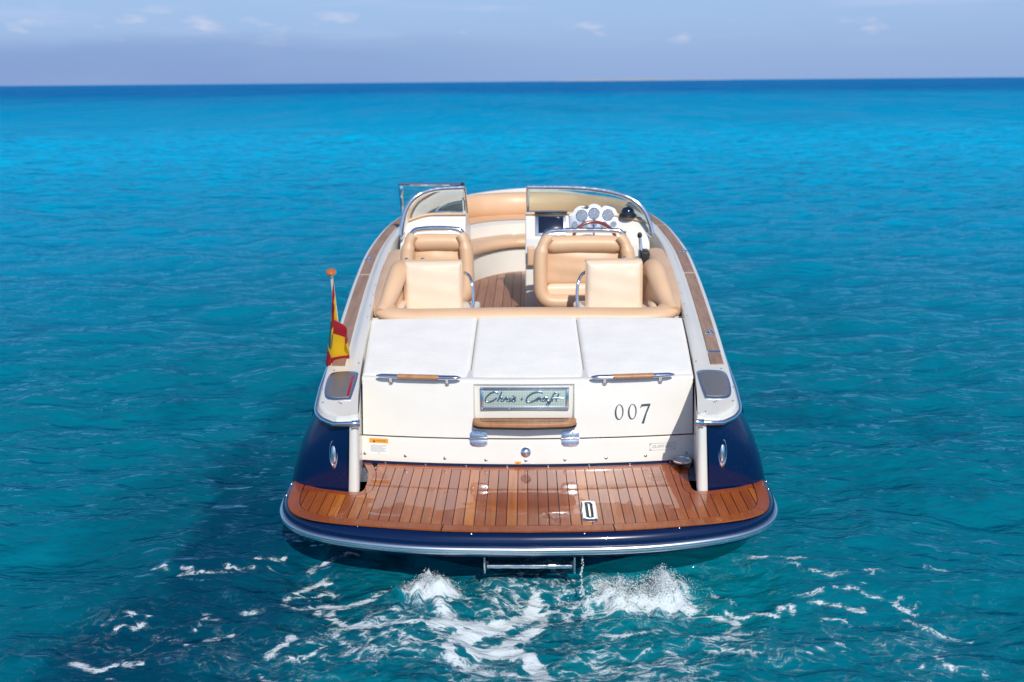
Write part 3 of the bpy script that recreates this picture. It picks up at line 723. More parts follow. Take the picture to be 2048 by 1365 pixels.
# tan coaming bolster: U round the cockpit
path = [(-1.035, 3.55, 1.10), (-1.03, 3.1, 1.075), (-1.005, 2.6, 1.025), (-.985, 2.27, .985), (-.93, 2.09, .957), (-.80, 2.03, .948), (-.4, 2.02, .952), (0, 2.02, .955), (.4, 2.02, .952), (.80, 2.03, .948), (.93, 2.09, .957), (.985, 2.27, .985), (1.005, 2.6, 1.025), (1.03, 3.1, 1.075), (1.035, 3.55, 1.10)]
pth = resample(path, 120)
MB().tube(pth, .075, 22, prof=(1.05, .62)).build('coaming_bolster', 'vinyl', boat, smooth=80)
# side pads below the bolster and aft corner wedges
for sg in (-1, 1):
    Pm = lambda u, v, k_, sg=sg: Vector((sg*(1.0-.13*(1-v)-k_*.9+.01*u), 2.12+u*.95, .60+v*.40+u*.06+k_*.4))
    cushion('side_pad', Pm, .95, .46, .06, .035, 'vinyl', boat, puff=.02)
    # fixed side seat base
    MB().box((sg*.66, 2.36, .66), (.66, .50, .53)).build('seat_base', 'gelcoat', boat, bevel=(.03, 4))
    Pm = lambda u, v, k_, sg=sg: Vector((sg*(.36+.56*u), 2.12+.46*v, .925+k_*1-.02*v))
    # roll standing at the forward end of the side bolster
    rp = resample([(sg*.872, 2.66, .86), (sg*.878, 2.63, 1.04), (sg*.885, 2.56, 1.155), (sg*.895, 2.46, 1.165), (sg*.915, 2.33, 1.10), (sg*.945, 2.18, 1.01), (sg*.975, 2.06, .955)], 40)
    MB().tube(rp, [.050+.018*math.sin(math.pi*min(1, i/39+.1)) for i in range(40)], 18).build('bolster_roll', 'vinyl', boat, smooth=80)
    MB().grid([[(q[0]-sg*.030, q[1], q[2]) for q in rp[4:]], [(q[0]-sg*.045, q[1], .80) for q in rp[4:]]]).build('roll_panel', 'vinyl', boat, smooth=80)
    # backrest cushion of the jump seat, standing upright facing aft
    xa, xb = (-.852, -.452) if sg < 0 else (.412, .802)
    js = empty('jump_seat', (0, 0, 0), boat)
    Pm = lambda u, v, k_, xa=xa, xb=xb: Vector((xa+(xb-xa)*u, 2.47+.055*v-k_, .885+.355*v))
    cushion('backrest', Pm, .40, .355, .105, .036, 'pale_vinyl', js, puff=.014, wrinkle=.0016)
    wp = [Pm(u, v, .078) for u, v in ((.03, .0), (.97, .0), (1., .03), (1., .97), (.97, 1.), (.03, 1.), (0., .97), (0., .03))]
    MB().tube(wp, .0048, 8, closed=True).build('piping', 'vinyl', js, smooth=80)
    Pm = lambda u, v, k_, xa=xa, xb=xb: Vector((xa-.03+(xb-xa+.06)*u, 2.06+.37*v, .835+k_))
    cushion('seat_pad', Pm, .44, .37, .07, .03, 'vinyl', js, puff=.012)
    for u in (.02, .30) if sg < 0 else (.70, .93):
        MB().ball((xa+(xb-xa)*u, 2.515, 1.248), .012, 6, (1.2, .8, .7)).build('hinge', 'chrome', js)
    xr = -.415 if sg < 0 else .392
    d = 1 if sg < 0 else -1
    pts = resample([(xr-.02*d, 2.50, 1.150), (xr+.012*d, 2.45, 1.135), (xr+.036*d, 2.41, 1.08), (xr+.042*d, 2.38, .98), (xr+.025*d, 2.35, .885), (xr-.012*d, 2.34, .84)], 24)
    MB().tube(pts, .0115, 10).build('rail', 'chrome', js)
    # pale shell between side pad and seat
    xs2 = sg*.868
    MB().tube(resample([(xs2, 2.13, .78), (xs2, 2.15, .90), (xs2, 2.24, .95), (xs2, 2.40, .95)], 16), .026, 10).build('seat_shell', 'pale_vinyl', boat, smooth=80)

# ------------------------------------------------------------------ front seats
def bucket(xc, wdt, zb, zt, y, name, bottom=True):
    st = empty(name, (0, 0, 0), boat); hw = wdt/2; lean = .16
    def F(x, z, d=0.): return Vector((xc+x, y+(z-zb)*lean+d, z))
    r = .058
    cx_ = hw-r
    pts = [(-cx_*.80, zt), (-cx_*.92, zt-.05), (-cx_, zt-.16), (-cx_*1.0, zb+.22), (-cx_*.97, zb+.12), (-cx_*.80, zb+.065), (-cx_*.4, zb+.055), (0, zb+.053)]
    pts = pts+[(-a, b) for a, b in pts[::-1][1:]]
    q = resample(pts, 70); rad = [r*(.92+.26*math.exp(-((i-35)/15)**2))*(1 if 4 < i < 65 else .8) for i in range(70)]
    MB().tube([F(a, b, -.03*abs(a)/cx_) for a, b in q], rad, 18, prof=(1.06, .94)).build('bolster', 'vinyl', st, smooth=80)
    Pm = lambda u, v, k_: F(-hw+.09+(wdt-.18)*u, zb+.17+(zt-zb-.24)*v, .115-k_)
    cushion('back_panel', Pm, wdt-.18, zt-zb-.27, .075, .03, 'vinyl', st, puff=.035, wrinkle=.0015)
    hz = zt-.075
    n_ = 24; xs3 = np.linspace(-hw+.095, hw-.095, n_)
    MB().tube([F(a, hz+.012*math.cos(a/hw*1.5), .03) for a in xs3], [.066*(1-abs(2*i/(n_-1)-1)**14*.55) for i in range(n_)], 18, prof=(.95, 1)).build('headrest', 'vinyl', st, smooth=80)
    if wdt < .6: MB().tube([F(a, hz-.10, .04) for a in np.linspace(-hw+.11, hw-.11, 8)], .0085, 8).build('crossbar', 'chrome' if wdt < .6 else 'vinyl', st)
    # chrome grab rail over the top
    g = resample([(-hw+.06, zt-.09), (-hw+.075, zt-.03), (-hw+.105, zt+.022), (-hw+.16, zt+.037), (0, zt+.042), (hw-.16, zt+.037), (hw-.105, zt+.022), (hw-.075, zt-.03), (hw-.06, zt-.09)], 50)
    MB().tube([F(a, b, .02) for a, b in g], .019, 12).build('grab_rail', 'chrome', st)
    # pale seat squab seen through the gap, then pedestal
    Pm = lambda u, v, k_: Vector((xc-hw+.10+(wdt-.2)*u, y+.03+.46*v, zb+.06+k_))
    cushion('squab', Pm, wdt-.2, .46, .12, .04, 'pale_vinyl', st, puff=.015)
    MB().lathe([(.10, 0), (.09, .012), (.042, .03), (.038, zb+.06-.41)], (xc, y+.22, .41), n=20).build('pedestal', 'brushed_metal', st)
    return st
bucket(.432, .775, .78, 1.322, 2.95, 'helm_seat')['label'] = 'wide tan helm seat with chrome rail behind the steering wheel'
bucket(-.675, .565, .80, 1.338, 2.98, 'companion_seat')['label'] = 'narrow tan companion seat with chrome rail and crossbar on the left'

# ------------------------------------------------------------------ consoles, dash
def console(x0, x1, name):
    c = empty(name, (0, 0, 0), boat)
    # body: aft face leaning forward, dash brow
    sec = [(3.72, .40), (3.72, .98), (3.76, 1.06), (3.86, 1.12), (3.96, 1.16), (4.07, 1.345), (4.13, 1.365), (4.30, 1.35), (4.62, 1.26), (4.72, 1.15), (4.72, .58), (4.2, .40)]
    xs4 = np.linspace(x0, x1, 12); rows = []
    for x in xs4:
        t = (x-x0)/(x1-x0); out_ = 1-t if name == 'port_console' else t     # 1 at the outboard end
        drop = .10*max(0, out_-.55)**1.5*2.2; back = .38*max(0, out_-.45)**2
        rows.append([(x, y-back*(z > 1.0), z-drop*(z > 1.1)) for y, z in sec])
    mb = MB().grid(rows, closev=True); mb.add(rows[0], [tuple(range(len(sec)))]); mb.add(rows[-1], [tuple(range(len(sec)-1, -1, -1))])
    mb.build('body', 'gelcoat', c, recalc=True, bevel=(.012, 3))
    def brow(x):
        t = (x-x0)/(x1-x0); out_ = 1-t if name == 'port_console' else t
        return (x, 4.065-.38*max(0, out_-.45)**2, 1.362-.10*max(0, out_-.55)**1.5*2.2)
    MB().tube([brow(x) for x in np.linspace(x0+.01, x1, 24)], .011, 10).build('piping', 'vinyl', c)
    return c
cs = console(-.01, 1.03, 'helm_console'); cp = console(-1.06, -.515, 'port_console')
def face(x, z, off=0.):      # point on the leaning dash face
    t = (z-1.16)/(1.345-1.16); n = Vector((0, -.185, .11)).normalized(); return Vector((x, 3.96+.11*t, z))+n*off
# screen
def fslab(poly, off, th, name, m, par, bev=.002):
    n = Vector((0, -.185, .11)).normalized(); return MB().prism([face(a, b, off) for a, b in poly], n*th).build(name, m, par, bevel=(bev, 2))
scr = empty('chart_display', (0, 0, 0), boat)
fslab(rect(.075, .335, 1.185, 1.345), .002, .014, 'surround', 'brushed_metal', scr, .005); fslab(rect(.10, .315, 1.20, 1.332), .014, .004, 'screen', 'screen', scr)
MB().prism([face(.07, 1.348, .0), face(.345, 1.348, .0), face(.345, 1.348, .05), face(.07, 1.348, .05)], (0, 0, .008)).build('hood', 'black', scr, bevel=(.002, 2))
# scalloped instrument panel: upright plate on the dash top
ins_p = empty('instrument_panel', (0, 0, 0), boat); IY = 4.02
big = [(.470, 1.345), (.574, 1.362), (.690, 1.350)]; small = [(.412, 1.272), (.492, 1.272), (.574, 1.285), (.656, 1.272), (.736, 1.272)]
def ipt(x, z, off=0.): return Vector((x, IY+(z-1.3)*.35-off, z+off*.3))
outp = [(.365, 1.235)]
outp += [(.365, 1.345), (.395, 1.352)]
for cx_, cz_ in big: outp += [(cx_+.068*math.cos(a), cz_+.002+.066*math.sin(a)) for a in np.linspace(R(150), R(30), 9)]
outp += [(.765, 1.352), (.79, 1.345), (.79, 1.235)]
MB().prism([ipt(a, b, 0) for a, b in outp], (0, .05, .0)).build('plate', 'dial_plate', ins_p, bevel=(.003, 2))
MB().tube([ipt(a, b, -.012)+Vector((0, 0, .004)) for a, b in outp[1:-1]], .011, 8).build('cowl_trim', 'gelcoat', ins_p)
for (cx_, cz_), r_ in [(q, .050) for q in big]+[(q, .027) for q in small]:
    q = ipt(cx_, cz_, .0); ax = Vector((0, -1, .3))
    g = MB().lathe([(r_, 0), (r_, .012), (r_*.92, .016), (r_*.84, .011)], q, ax, n=28).build('gauge_bezel', 'chrome', ins_p, recalc=True)
    MB().lathe([(r_*.86, .010), (0, .010)], q, ax, n=28).build('gauge_face', 'dial', ins_p, recalc=True)
    na = random.uniform(R(20), R(160)); an = ax.normalized()*.0125
    MB().tube([q+an, q+an+Vector((math.cos(na), 0, math.sin(na)))*r_*.7], r_*.04, 5).build('gauge_needle', 'print_white', ins_p)
    for a in np.linspace(R(-40), R(220), 9):
        e = Vector((math.cos(a), 0, math.sin(a))); MB().tube([q+ax.normalized()*.0115+e*r_*.58, q+ax.normalized()*.0115+e*r_*.78], r_*.035, 4).build('gauge_tick', 'print_white', ins_p)
# steering wheel
wh = empty('steering_wheel', (0, 0, 0), boat); wc = Vector((.555, 3.70, 1.185)); tilt = Matrix.Rotation(R(52), 3, 'X')
ring = [wc+tilt @ Vector((.175*math.cos(a), .175*math.sin(a), 0)) for a in np.linspace(0, 2*math.pi, 48, endpoint=False)]
MB().tube(ring, .0145, 10, closed=True).build('rim', 'wheel_wood', wh, smooth=80)
for a in (90, 210, 330):
    MB().tube([wc+tilt @ Vector((.03*math.cos(R(a)), .03*math.sin(R(a)), -.02)), wc+tilt @ Vector((.17*math.cos(R(a)), .17*math.sin(R(a)), 0))], .008, 8).build('spoke', 'chrome', wh)
MB().lathe([(.045, -.03), (.04, -.005), (.02, .005), (0, .006)], wc, tilt @ Vector((0, 0, 1)), n=20).build('hub', 'chrome', wh, recalc=True)
MB().tube([wc, wc+tilt @ Vector((0, 0, -.22))], .03, 12).build('column', 'black', wh)
# throttle, switches, compass
tq_ = empty('throttle', (0, 0, 0), boat)
MB().box((.93, 3.42, 1.03), (.075, .16, .24)).build('housing', 'black', tq_, bevel=(.012, 3))
MB().tube([(.915, 3.42, 1.08), (.905, 3.45, 1.18), (.898, 3.457, 1.25)], [.016, .013, .011], 10).build('lever', 'brushed_metal', tq_)
MB().ball((.897, 3.458, 1.262), .018, 8, (1.1, 1, 1.4)).build('knob', 'black', tq_)
for i in range(4):
    MB().tube([face(.80+i*.032, 1.20, .0), face(.80+i*.032, 1.20, .03)], .010, 10).build('switch', 'black', tq_)
cm = empty('compass', (0, 0, 0), boat)
MB().lathe([(.075, 0), (.072, .02), (.06, .03)], (.855, 4.02, 1.335), n=24).build('base', 'black', cm)
MB().lathe([(.058, .025), (.056, .05), (.04, .075), (.015, .085), (0, .086)], (.855, 4.02, 1.335), n=24).build('dome', 'screen', cm, recalc=True)
MB().box((.955, 4.06, 1.30), (.05, .05, .05)).build('switch_block', 'black', cm, bevel=(.01, 2))
# console walkway side edge: tan pocket panel beside the helm
Pm = lambda u, v, k_: Vector((.005+.06*u, 3.70-k_, .98+.16*v)); cushion('helm_pocket', Pm, .06, .16, .03, .015, 'vinyl', boat, puff=.004, nu=6, nv=8)
# port glove box door
gb = empty('glove_box', (0, 0, 0), boat)
fslab([(-.97, 1.19), (-.60, 1.19), (-.58, 1.32), (-.90, 1.32)], .002, .010, 'door', 'gelcoat', gb, .004)
fslab(rect(-.76, -.72, 1.235, 1.262), .012, .006, 'latch', 'brushed_metal', gb)
for x in (-.50, -.497):
    pass
for i in range(4):
    MB().box((-.512, 4.0+.05*i, 1.18-.03*(i % 2)), (.012, .02, .02)).build('door_stop', 'screw_metal', cp, bevel=(.003, 2))

# ------------------------------------------------------------------ windshield
def wing(sg, x0, name):
    wsd = empty(name, (0, 0, 0), boat)
    xe = 1.045
    L = xe-x0
    topc = [(x0, 3.985, 1.592), (x0+.38*L, 3.975, 1.585), (x0+.64*L, 3.955, 1.557), (x0+.82*L, 3.92, 1.500), (x0+.925*L, 3.89, 1.415), (x0+.98*L, 3.87, 1.30), (xe, 3.86, 1.215)]
    botc = [(x0, 4.31, 1.345), (x0+.35*L, 4.31, 1.34), (x0+.66*L, 4.23, 1.315), (x0+.86*L, 4.09, 1.27), (x0+.95*L, 3.97, 1.225), (x0+.985*L, 3.88, 1.20), (xe, 3.84, 1.19)]
    T = resample(topc, 50); B = resample(botc, 50); T[:, 0] *= sg; B[:, 0] *= sg
    MB().grid([[T[i]+(B[i]-T[i])*f for i in range(50)] for f in np.linspace(0, 1, 6)]).build('glass', 'glass', wsd, smooth=80)
    MB().tube(T, .0155, 10, prof=(.9, 1.3)).build('top_rail', 'chrome', wsd)
    MB().tube(B, .011, 10).build('base_rail', 'chrome', wsd)
    MB().tube([T[0]+np.array((0, -.004, .01)), B[0]], .014, 10).build('post', 'chrome', wsd)
    return wsd
wing(1, .012, 'starboard_windshield'); wing(-1, .522, 'port_windshield')
# centre pane folded back against the port side
cpn = empty('folded_windshield_door', (0, 0, 0), boat)
cor = [Vector((-.535, 4.06, 1.612)), Vector((-1.085, 4.20, 1.605)), Vector((-1.085, 4.30, 1.36)), Vector((-.535, 4.20, 1.36))]
MB().add(cor, [(0, 1, 2, 3)]).build('glass', 'glass', cpn)
for a, b in ((0, 1), (1, 2), (2, 3), (3, 0)): MB().tube([cor[a], cor[b]], .0155, 8).build('frame_bar', 'chrome', cpn)
MB().box(cor[0]+Vector((0, 0, 0)), (.03, .03, .035)).build('corner_block', 'black', cpn, bevel=(.004, 2))
MB().box(cor[1]+Vector((.012, 0, -.05)), (.03, .02, .09)).build('hinge_block', 'chrome', cpn, bevel=(.004, 2))

# ------------------------------------------------------------------ bow cockpit
U_ = resample([(-.60, 4.55), (-.54, 4.9), (-.42, 5.2), (-.22, 5.45), (0, 5.54), (.22, 5.45), (.42, 5.2), (.54, 4.9), (.60, 4.55)], 60)
cen = np.array((0, 4.6))
def outw(q, d):      # push outwards from the walkway
    n = (q-cen); n = n/np.linalg.norm(n); return q+n*d
MB().grid([[(q[0], q[1], .58) for q in U_], [(outw(q, .015)[0], outw(q, .015)[1], .74) for q in U_], [(outw(q, .03)[0], outw(q, .03)[1], .845) for q in U_]]).build('bow_seat_base', 'gelcoat', boat, smooth=60)
# seat cushion ring, in two lengths with a seam
for a, b in ((0, 27), (27, 59)):
    rows = []
    for i in range(a, b+1):
        q = U_[i]; sh_ = .012 if i in (a, b) else 0
        sec = [(-.02, .842), (-.035, .862+sh_*.3), (-.035, .895), (-.01, .925-sh_), (.10, .938-sh_), (.26, .935-sh_), (.33, .92)]
        rows.append([(outw(q, d)[0], outw(q, d)[1], z) for d, z in sec])
    mb = MB().grid(rows); mb.build('bow_seat_cushion', 'vinyl', boat, smooth=80, recalc=True)
rows = []
for q in U_: rows.append([(outw(q, d)[0], outw(q, d)[1], z) for d, z in ((.30, .90), (.31, 1.03), (.36, 1.05), (.50, 1.06))])
MB().grid(rows).build('bow_shelf', 'gelcoat', boat, smooth=50, recalc=True)
ib = resample([(-.98, 5.35), (-.80, 5.75), (-.55, 6.05), (-.28, 6.2), (0, 6.25), (.28, 6.2), (.55, 6.05), (.80, 5.75), (.98, 5.35)], 60)
rows = []
for q in ib: rows.append([(outw(q, d)[0], outw(q, d)[1], z) for d, z in ((-.30, 1.06), (-.02, 1.075), (-.05, 1.11), (-.055, 1.18), (-.035, 1.255), (.01, 1.297), (.07, 1.302), (.11, 1.27))])
MB().grid(rows).build('bow_backrest', 'vinyl', boat, smooth=80, recalc=True)
rows = []
for q in ib: rows.append([(outw(q, d)[0], outw(q, d)[1], z) for d, z in ((.03, 1.24), (.035, 1.268), (.06, 1.278), (.16, 1.27), (.40, 1.25))])
# ------------------------------------------------------------------ ensign on its staff
fs_ = tag(empty('flag_staff', (-1.102, 1.255, .872)), 'leaning wooden flag staff with draped red and yellow ensign on the left quarter', 'flag')
b0 = Vector((0, 0, 0)); t0 = Vector((.018, -.235, .565)); ax = (t0-b0)
MB().tube([b0+ax*s_ for s_ in (0, .2, .42, .421, .7, .97)], [.0145, .0135, .0120, .0118, .0100, .0085], 12).build('staff', 'staff_paint', fs_)
MB().lathe([(.0, -.012), (.018, -.010), (.029, .002), (.028, .012), (.016, .022), (0, .024)], t0-ax*.01, ax, n=24).build('finial', 'varnish', fs_, recalc=True)
MB().lathe([(.026, -.006), (.025, .006), (.017, .012), (.016, .03)], b0, ax, n=20).build('socket', 'chrome', fs_, recalc=True)
MB().tube(resample([b0+ax*.10+Vector((.012, -.014, 0)), b0+ax*.12+Vector((-.018, -.016, .004)), b0+ax*.07+Vector((-.02, -.014, -.004)), b0+ax*.06+Vector((.006, -.018, .0)), b0+ax*.02+Vector((-.03, -.02, .0))], 24), .0035, 6).build('lanyard', 'print_white', fs_)
nu, nv = 46, 26; G = np.zeros((nu, nv, 3)); 
for i in range(nu):
    for j in range(nv):
        u, v = i/(nu-1), j/(nv-1)                    # u along the fly, v up the hoist
        hp = ax*(.34+.58*v)                          # hoist point
        w_ = min(1, u*2.2); c = 1-v
        px = .008-.085*math.sin(math.pi*min(1, u*1.05))**1.2*(.25+.75*c)+.050*u*u*(.4+.6*v)+.016*math.sin(u*14+v*3)*w_
        py = -.012+.045*math.sin(u*8.5+1.2*v)*w_+.03*u
        z = hp.z-(.10+.26*v)*u**.8-.11*c*math.sin(math.pi*u)**1.0-.10*u*c
        G[i, j] = (hp.x+px, hp.y*(1-.25*u)+py, max(z, -.03+.02*math.sin(u*20+v*7)))
fm = bpy.data.materials.new('ensign'); fm.use_nodes = True; k = NT(fm.node_tree); p = k.n['Principled BSDF']; M['ensign'] = fm
at = k.new('ShaderNodeAttribute', attribute_name='cloth'); sx = k.new('ShaderNodeSeparateXYZ'); k.l.new(at.outputs['Vector'], sx.inputs[0])
band = k.math('MULTIPLY', k.math('GREATER_THAN', sx.outputs[1], .25), k.math('LESS_THAN', sx.outputs[1], .75))
colr = k.mix(band, (.34, .004, .016), (.72, .44, .0))
du = k.math('MULTIPLY', k.math('SUBTRACT', sx.outputs[0], .38), 1.0); dv = k.math('SUBTRACT', sx.outputs[1], .5)
crest = k.math('LESS_THAN', k.math('ADD', k.math('POWER', k.math('MULTIPLY', du, 7.), 2), k.math('POWER', k.math('MULTIPLY', dv, 5.), 2)), 1.)
colr = k.mix(crest, colr, (.05, .11, .10)); k.put(p.inputs['Base Color'], colr); p.inputs['Roughness'].default_value = .75
fmb = MB().grid(G); fo = fmb.build('flag', 'ensign', fs_, smooth=180)
sol = fo.modifiers.new('thick', 'SOLIDIFY'); sol.thickness = .002
ca = fo.data.attributes.new('cloth', 'FLOAT_VECTOR', 'POINT'); ca.data.foreach_set('vector', [c for i in range(nu) for j in range(nv) for c in (i/(nu-1), j/(nv-1), 0.)])

# ------------------------------------------------------------------ sea
def hash2(ix, iy, seed):
    h = (ix.astype(np.int64)*374761393+iy.astype(np.int64)*668265263+seed*144665) & 0x7fffffff
    h = ((h ^ (h >> 13))*1274126177) & 0x7fffffff; return ((h ^ (h >> 16)) & 0xffff)/65535.
def vnoise(x, y, seed=0):
    ix, iy = np.floor(x), np.floor(y); fx, fy = x-ix, y-iy; fx = fx*fx*(3-2*fx); fy = fy*fy*(3-2*fy); ix = ix.astype(np.int64); iy = iy.astype(np.int64)
    a, b, c, d = hash2(ix, iy, seed), hash2(ix+1, iy, seed), hash2(ix, iy+1, seed), hash2(ix+1, iy+1, seed)
    return (a*(1-fx)+b*fx)*(1-fy)+(c*(1-fx)+d*fx)*fy
def fbm(x, y, seed=0, o=4): return sum(vnoise(x*2**i, y*2**i, seed+i*17)*.5**i for i in range(o))/(2-.5**(o-1))
def axis(start, segs):
    """segs: list of (until, max_step, growth, step0 or None)"""
    a = [start]; st = segs[0][3]
    for until, mx_, g_, s0 in segs:
        while a[-1] < until: st = min(st*g_, mx_); a.append(a[-1]+st)
    return np.array(a)
xp = axis(0, [(2.3, .017, 1., .017), (24, .11, 1.02, None), (60000, 1e9, 1.10, None)])
xs = np.r_[-xp[::-1][:-1], xp]
yp = axis(1.6, [(42, .11, 1.02, .014), (60000, 1e9, 1.055, None)]); yn = axis(0, [(2.6, .014, 1., .014), (900, 1e9, 1.15, None)])
ysea = np.r_[(1.6-.014)-yn[::-1], yp]
Xg, Yg = np.meshgrid(xs, ysea, indexing='xy')
sp = np.maximum(np.gradient(xs)[None, :], np.gradient(ysea)[:, None])
Zg = np.zeros_like(Xg)
wr = np.random.default_rng(3)
for i in range(54):
    lam = .14*(3.4/.14)**(i/53.); ang = R(90+wr.normal(0, 34)); kx, ky = math.cos(ang)*2*math.pi/lam, math.sin(ang)*2*math.pi/lam
    amp = .040*lam/(2*math.pi)*(1.0 if lam < 1.0 else .6); wgt = np.clip((lam/sp-2.5)/2.5, 0, 1); ph = wr.random()*7
    mod = .35+1.3*vnoise(Xg/(lam*3.2), Yg/(lam*2.4), i)
    th_ = kx*Xg+ky*Yg+ph; Zg += wgt*amp*mod*(np.sin(th_)-.38*np.cos(2*th_))
# churned wake and exhaust boils behind the stern
near = np.exp(-((Xg/1.5)**4+((Yg+.35)/1.0)**4))
Zg += near*(.028*(fbm(Xg*4, Yg*5, 5)-.5)+.014*(fbm(Xg*13, Yg*15, 9)-.5))*2
BOILS = [(-.485, .03, .17, .10), (.45, .03, .16, .07), (.66, .06, .18, .10)]
br_ = np.random.default_rng(12)
win = (np.abs(Xg) < 1.3) & (np.abs(Yg) < .8); wx, wy = Xg[win], Yg[win]; wz = np.zeros_like(wx); rough_ = .5+fbm(wx*22, wy*22, 21, 3)
for bx_, by_, br, bh in BOILS:
    for _ in range(34):
        ox, oy = br_.normal(0, .5, 2)*br; sr = br*br_.uniform(.12, .34); hh = bh*br_.uniform(.3, .8)*math.exp(-(ox*ox+oy*oy)/br**2*.8)
        wz = np.maximum(wz, hh*np.exp(-((wx-bx_-ox)**2+(wy-by_-oy)**2)/sr**2)*rough_*1.5)
Zg[win] += wz
# foam density
def seg_d(P, q0, q1):
    d = np.array(q1)-np.array(q0); t = np.clip(((P[0]-q0[0])*d[0]+(P[1]-q0[1])*d[1])/(d@d), 0, 1); return np.hypot(P[0]-q0[0]-t*d[0], P[1]-q0[1]-t*d[1])
sel = (np.abs(Xg) < 3.2) & (Yg > -1.6) & (Yg < 1.6)
PX = (Xg[sel]+.10*(fbm(Xg[sel]*3, Yg[sel]*3, 31)-.5), Yg[sel]+.10*(fbm(Xg[sel]*3, Yg[sel]*3, 37)-.5))
foam = np.zeros(PX[0].shape)
trails = [([(.02, .05), (.0, -.03), (-.04, -.10), (-.10, -.18), (-.24, -.26), (-.42, -.28)], .052, 1.25),
  ([(-.10, -.18), (-.16, -.28), (-.30, -.37), (-.22, -.46), (-.10, -.42), (.0, -.46), (.04, -.56), (.03, -.9)], .058, 1.25),
  ([(.0, -.03), (.05, -.09), (.06, -.17), (-.01, -.28), (-.09, -.36)], .048, 1.2), ([(-.30, -.37), (-.34, -.50), (-.22, -.60), (-.05, -.62), (.10, -.66)], .045, .95),
  ([(-.46, -.02), (-.44, -.12), (-.36, -.20)], .07, .8), ([(.42, -.02), (.58, -.06), (.74, -.03), (.82, .02)], .08, .8),
  ([(-.70, .02), (-.86, -.06), (-.92, -.16), (-.80, -.27), (-.62, -.30), (-.48, -.27)], .04, .85), ([(-.60, .08), (-.74, .02), (-.84, -.06)], .05, .55),
  ([(.86, -.02), (.97, -.08), (1.0, -.16), (.92, -.22), (.98, -.32), (1.06, -.28)], .04, .85), ([(.32, .08), (.22, .0), (.22, -.08), (.32, -.14), (.5, -.18)], .045, .65),
  ([(-1.16, .12), (-1.22, .0), (-1.12, -.10), (-1.0, -.06), (-.98, -.16)], .04, .72), ([(.32, -.28), (.50, -.31), (.62, -.27)], .035, .7),
  ([(-.60, -.45), (-.85, -.42), (-1.0, -.50), (-1.2, -.47)], .035, .7), ([(.5, -.45), (.68, -.52), (.85, -.48), (1.0, -.55)], .035, .68),
  ([(-1.3, .30), (-1.45, .26), (-1.6, .20), (-1.75, .12)], .035, .66), ([(1.35, .28), (1.5, .20), (1.6, .22)], .03, .66), ([(1.55, .05), (1.72, -.02), (1.84, -.12)], .035, .72), ([(1.2, .08), (1.34, .02), (1.46, .05)], .03, .66)]
wr2 = np.random.default_rng(41)
for _ in range(34):      # short wisps drifting off to both sides
    sx_ = wr2.choice([-1, 1]); x0_, y0_ = sx_*wr2.uniform(.85, 2.1), wr2.uniform(-.72, .38); ln_ = wr2.uniform(.06, .22); an_ = wr2.normal(0, .35)-sx_*.25
    trails.append(([(x0_+ln_*t_*math.cos(an_)+wr2.normal(0, .015), y0_+ln_*t_*math.sin(an_)+wr2.normal(0, .02)) for t_ in (-.5, 0, .5, .8)], wr2.uniform(.016, .034), wr2.uniform(.62, .95)))
for pts, wd, stg in trails:
    q = resample(pts, 14)
    d = np.min([seg_d(PX, q[i], q[i+1]) for i in range(13)], 0); foam = np.maximum(foam, .9*stg*np.exp(-(d/wd)**2*1.1))
for bx_, by_, br, bh in BOILS: foam = np.maximum(foam, 1.35*np.exp(-((PX[0]-bx_)**2+(PX[1]-by_)**2)/(br*.92)**2))
# loose flecks astern: a broad field, thinner away from the stern
fieldm = np.clip(1.2-np.hypot((PX[0]-.15)/2.6, (PX[1]+.35)/1.05), 0, 1)**.7*.40
fieldm *= np.clip((.72-PX[1])/.35, 0, 1)
fieldm *= .55+.9*np.clip((fbm(PX[0]*1.7, PX[1]*2.6, 51)-.38)*3.2, 0, 1)
foam = np.maximum(foam, fieldm)
FO = np.zeros_like(Xg); FO[sel] = foam
AE = np.zeros_like(Xg)
for bx_, by_, rx_, ry_, a_ in ((-.2, -.25, .75, .55, .8), (.6, -.05, .65, .5, .9), (.1, -.6, .8, .5, .7), (-.5, .05, .35, .28, 1.), (.6, .05, .4, .25, 1.)):
    AE = np.maximum(AE, a_*np.exp(-(((Xg-bx_)/rx_)**2+((Yg-by_)/ry_)**2)))
ny_, nx_ = Xg.shape
me = bpy.data.meshes.new('sea'); nvt = ny_*nx_; me.vertices.add(nvt)
me.vertices.foreach_set('co', np.stack([Xg, Yg, Zg], -1).astype(np.float32).ravel())
ii = (np.arange(ny_-1)[:, None]*nx_+np.arange(nx_-1)[None, :]).ravel(); fq = np.stack([ii, ii+1, ii+1+nx_, ii+nx_], 1).astype(np.int32)
me.loops.add(fq.size); me.loops.foreach_set('vertex_index', fq.ravel()); me.polygons.add(len(fq)); me.polygons.foreach_set('loop_start', np.arange(0, fq.size, 4, dtype=np.int32)); me.polygons.foreach_set('use_smooth', np.ones(len(fq), bool))
me.update(); me.validate()
for nm, A in (('foam', FO), ('aerated', AE)):
    a_ = me.attributes.new(nm, 'FLOAT', 'POINT'); a_.data.foreach_set('value', A.astype(np.float32).ravel())
sea = bpy.data.objects.new('sea', me); COL.objects.link(sea); tag(sea, 'turquoise sea with small wind ripples and foam astern', None, kind='structure')
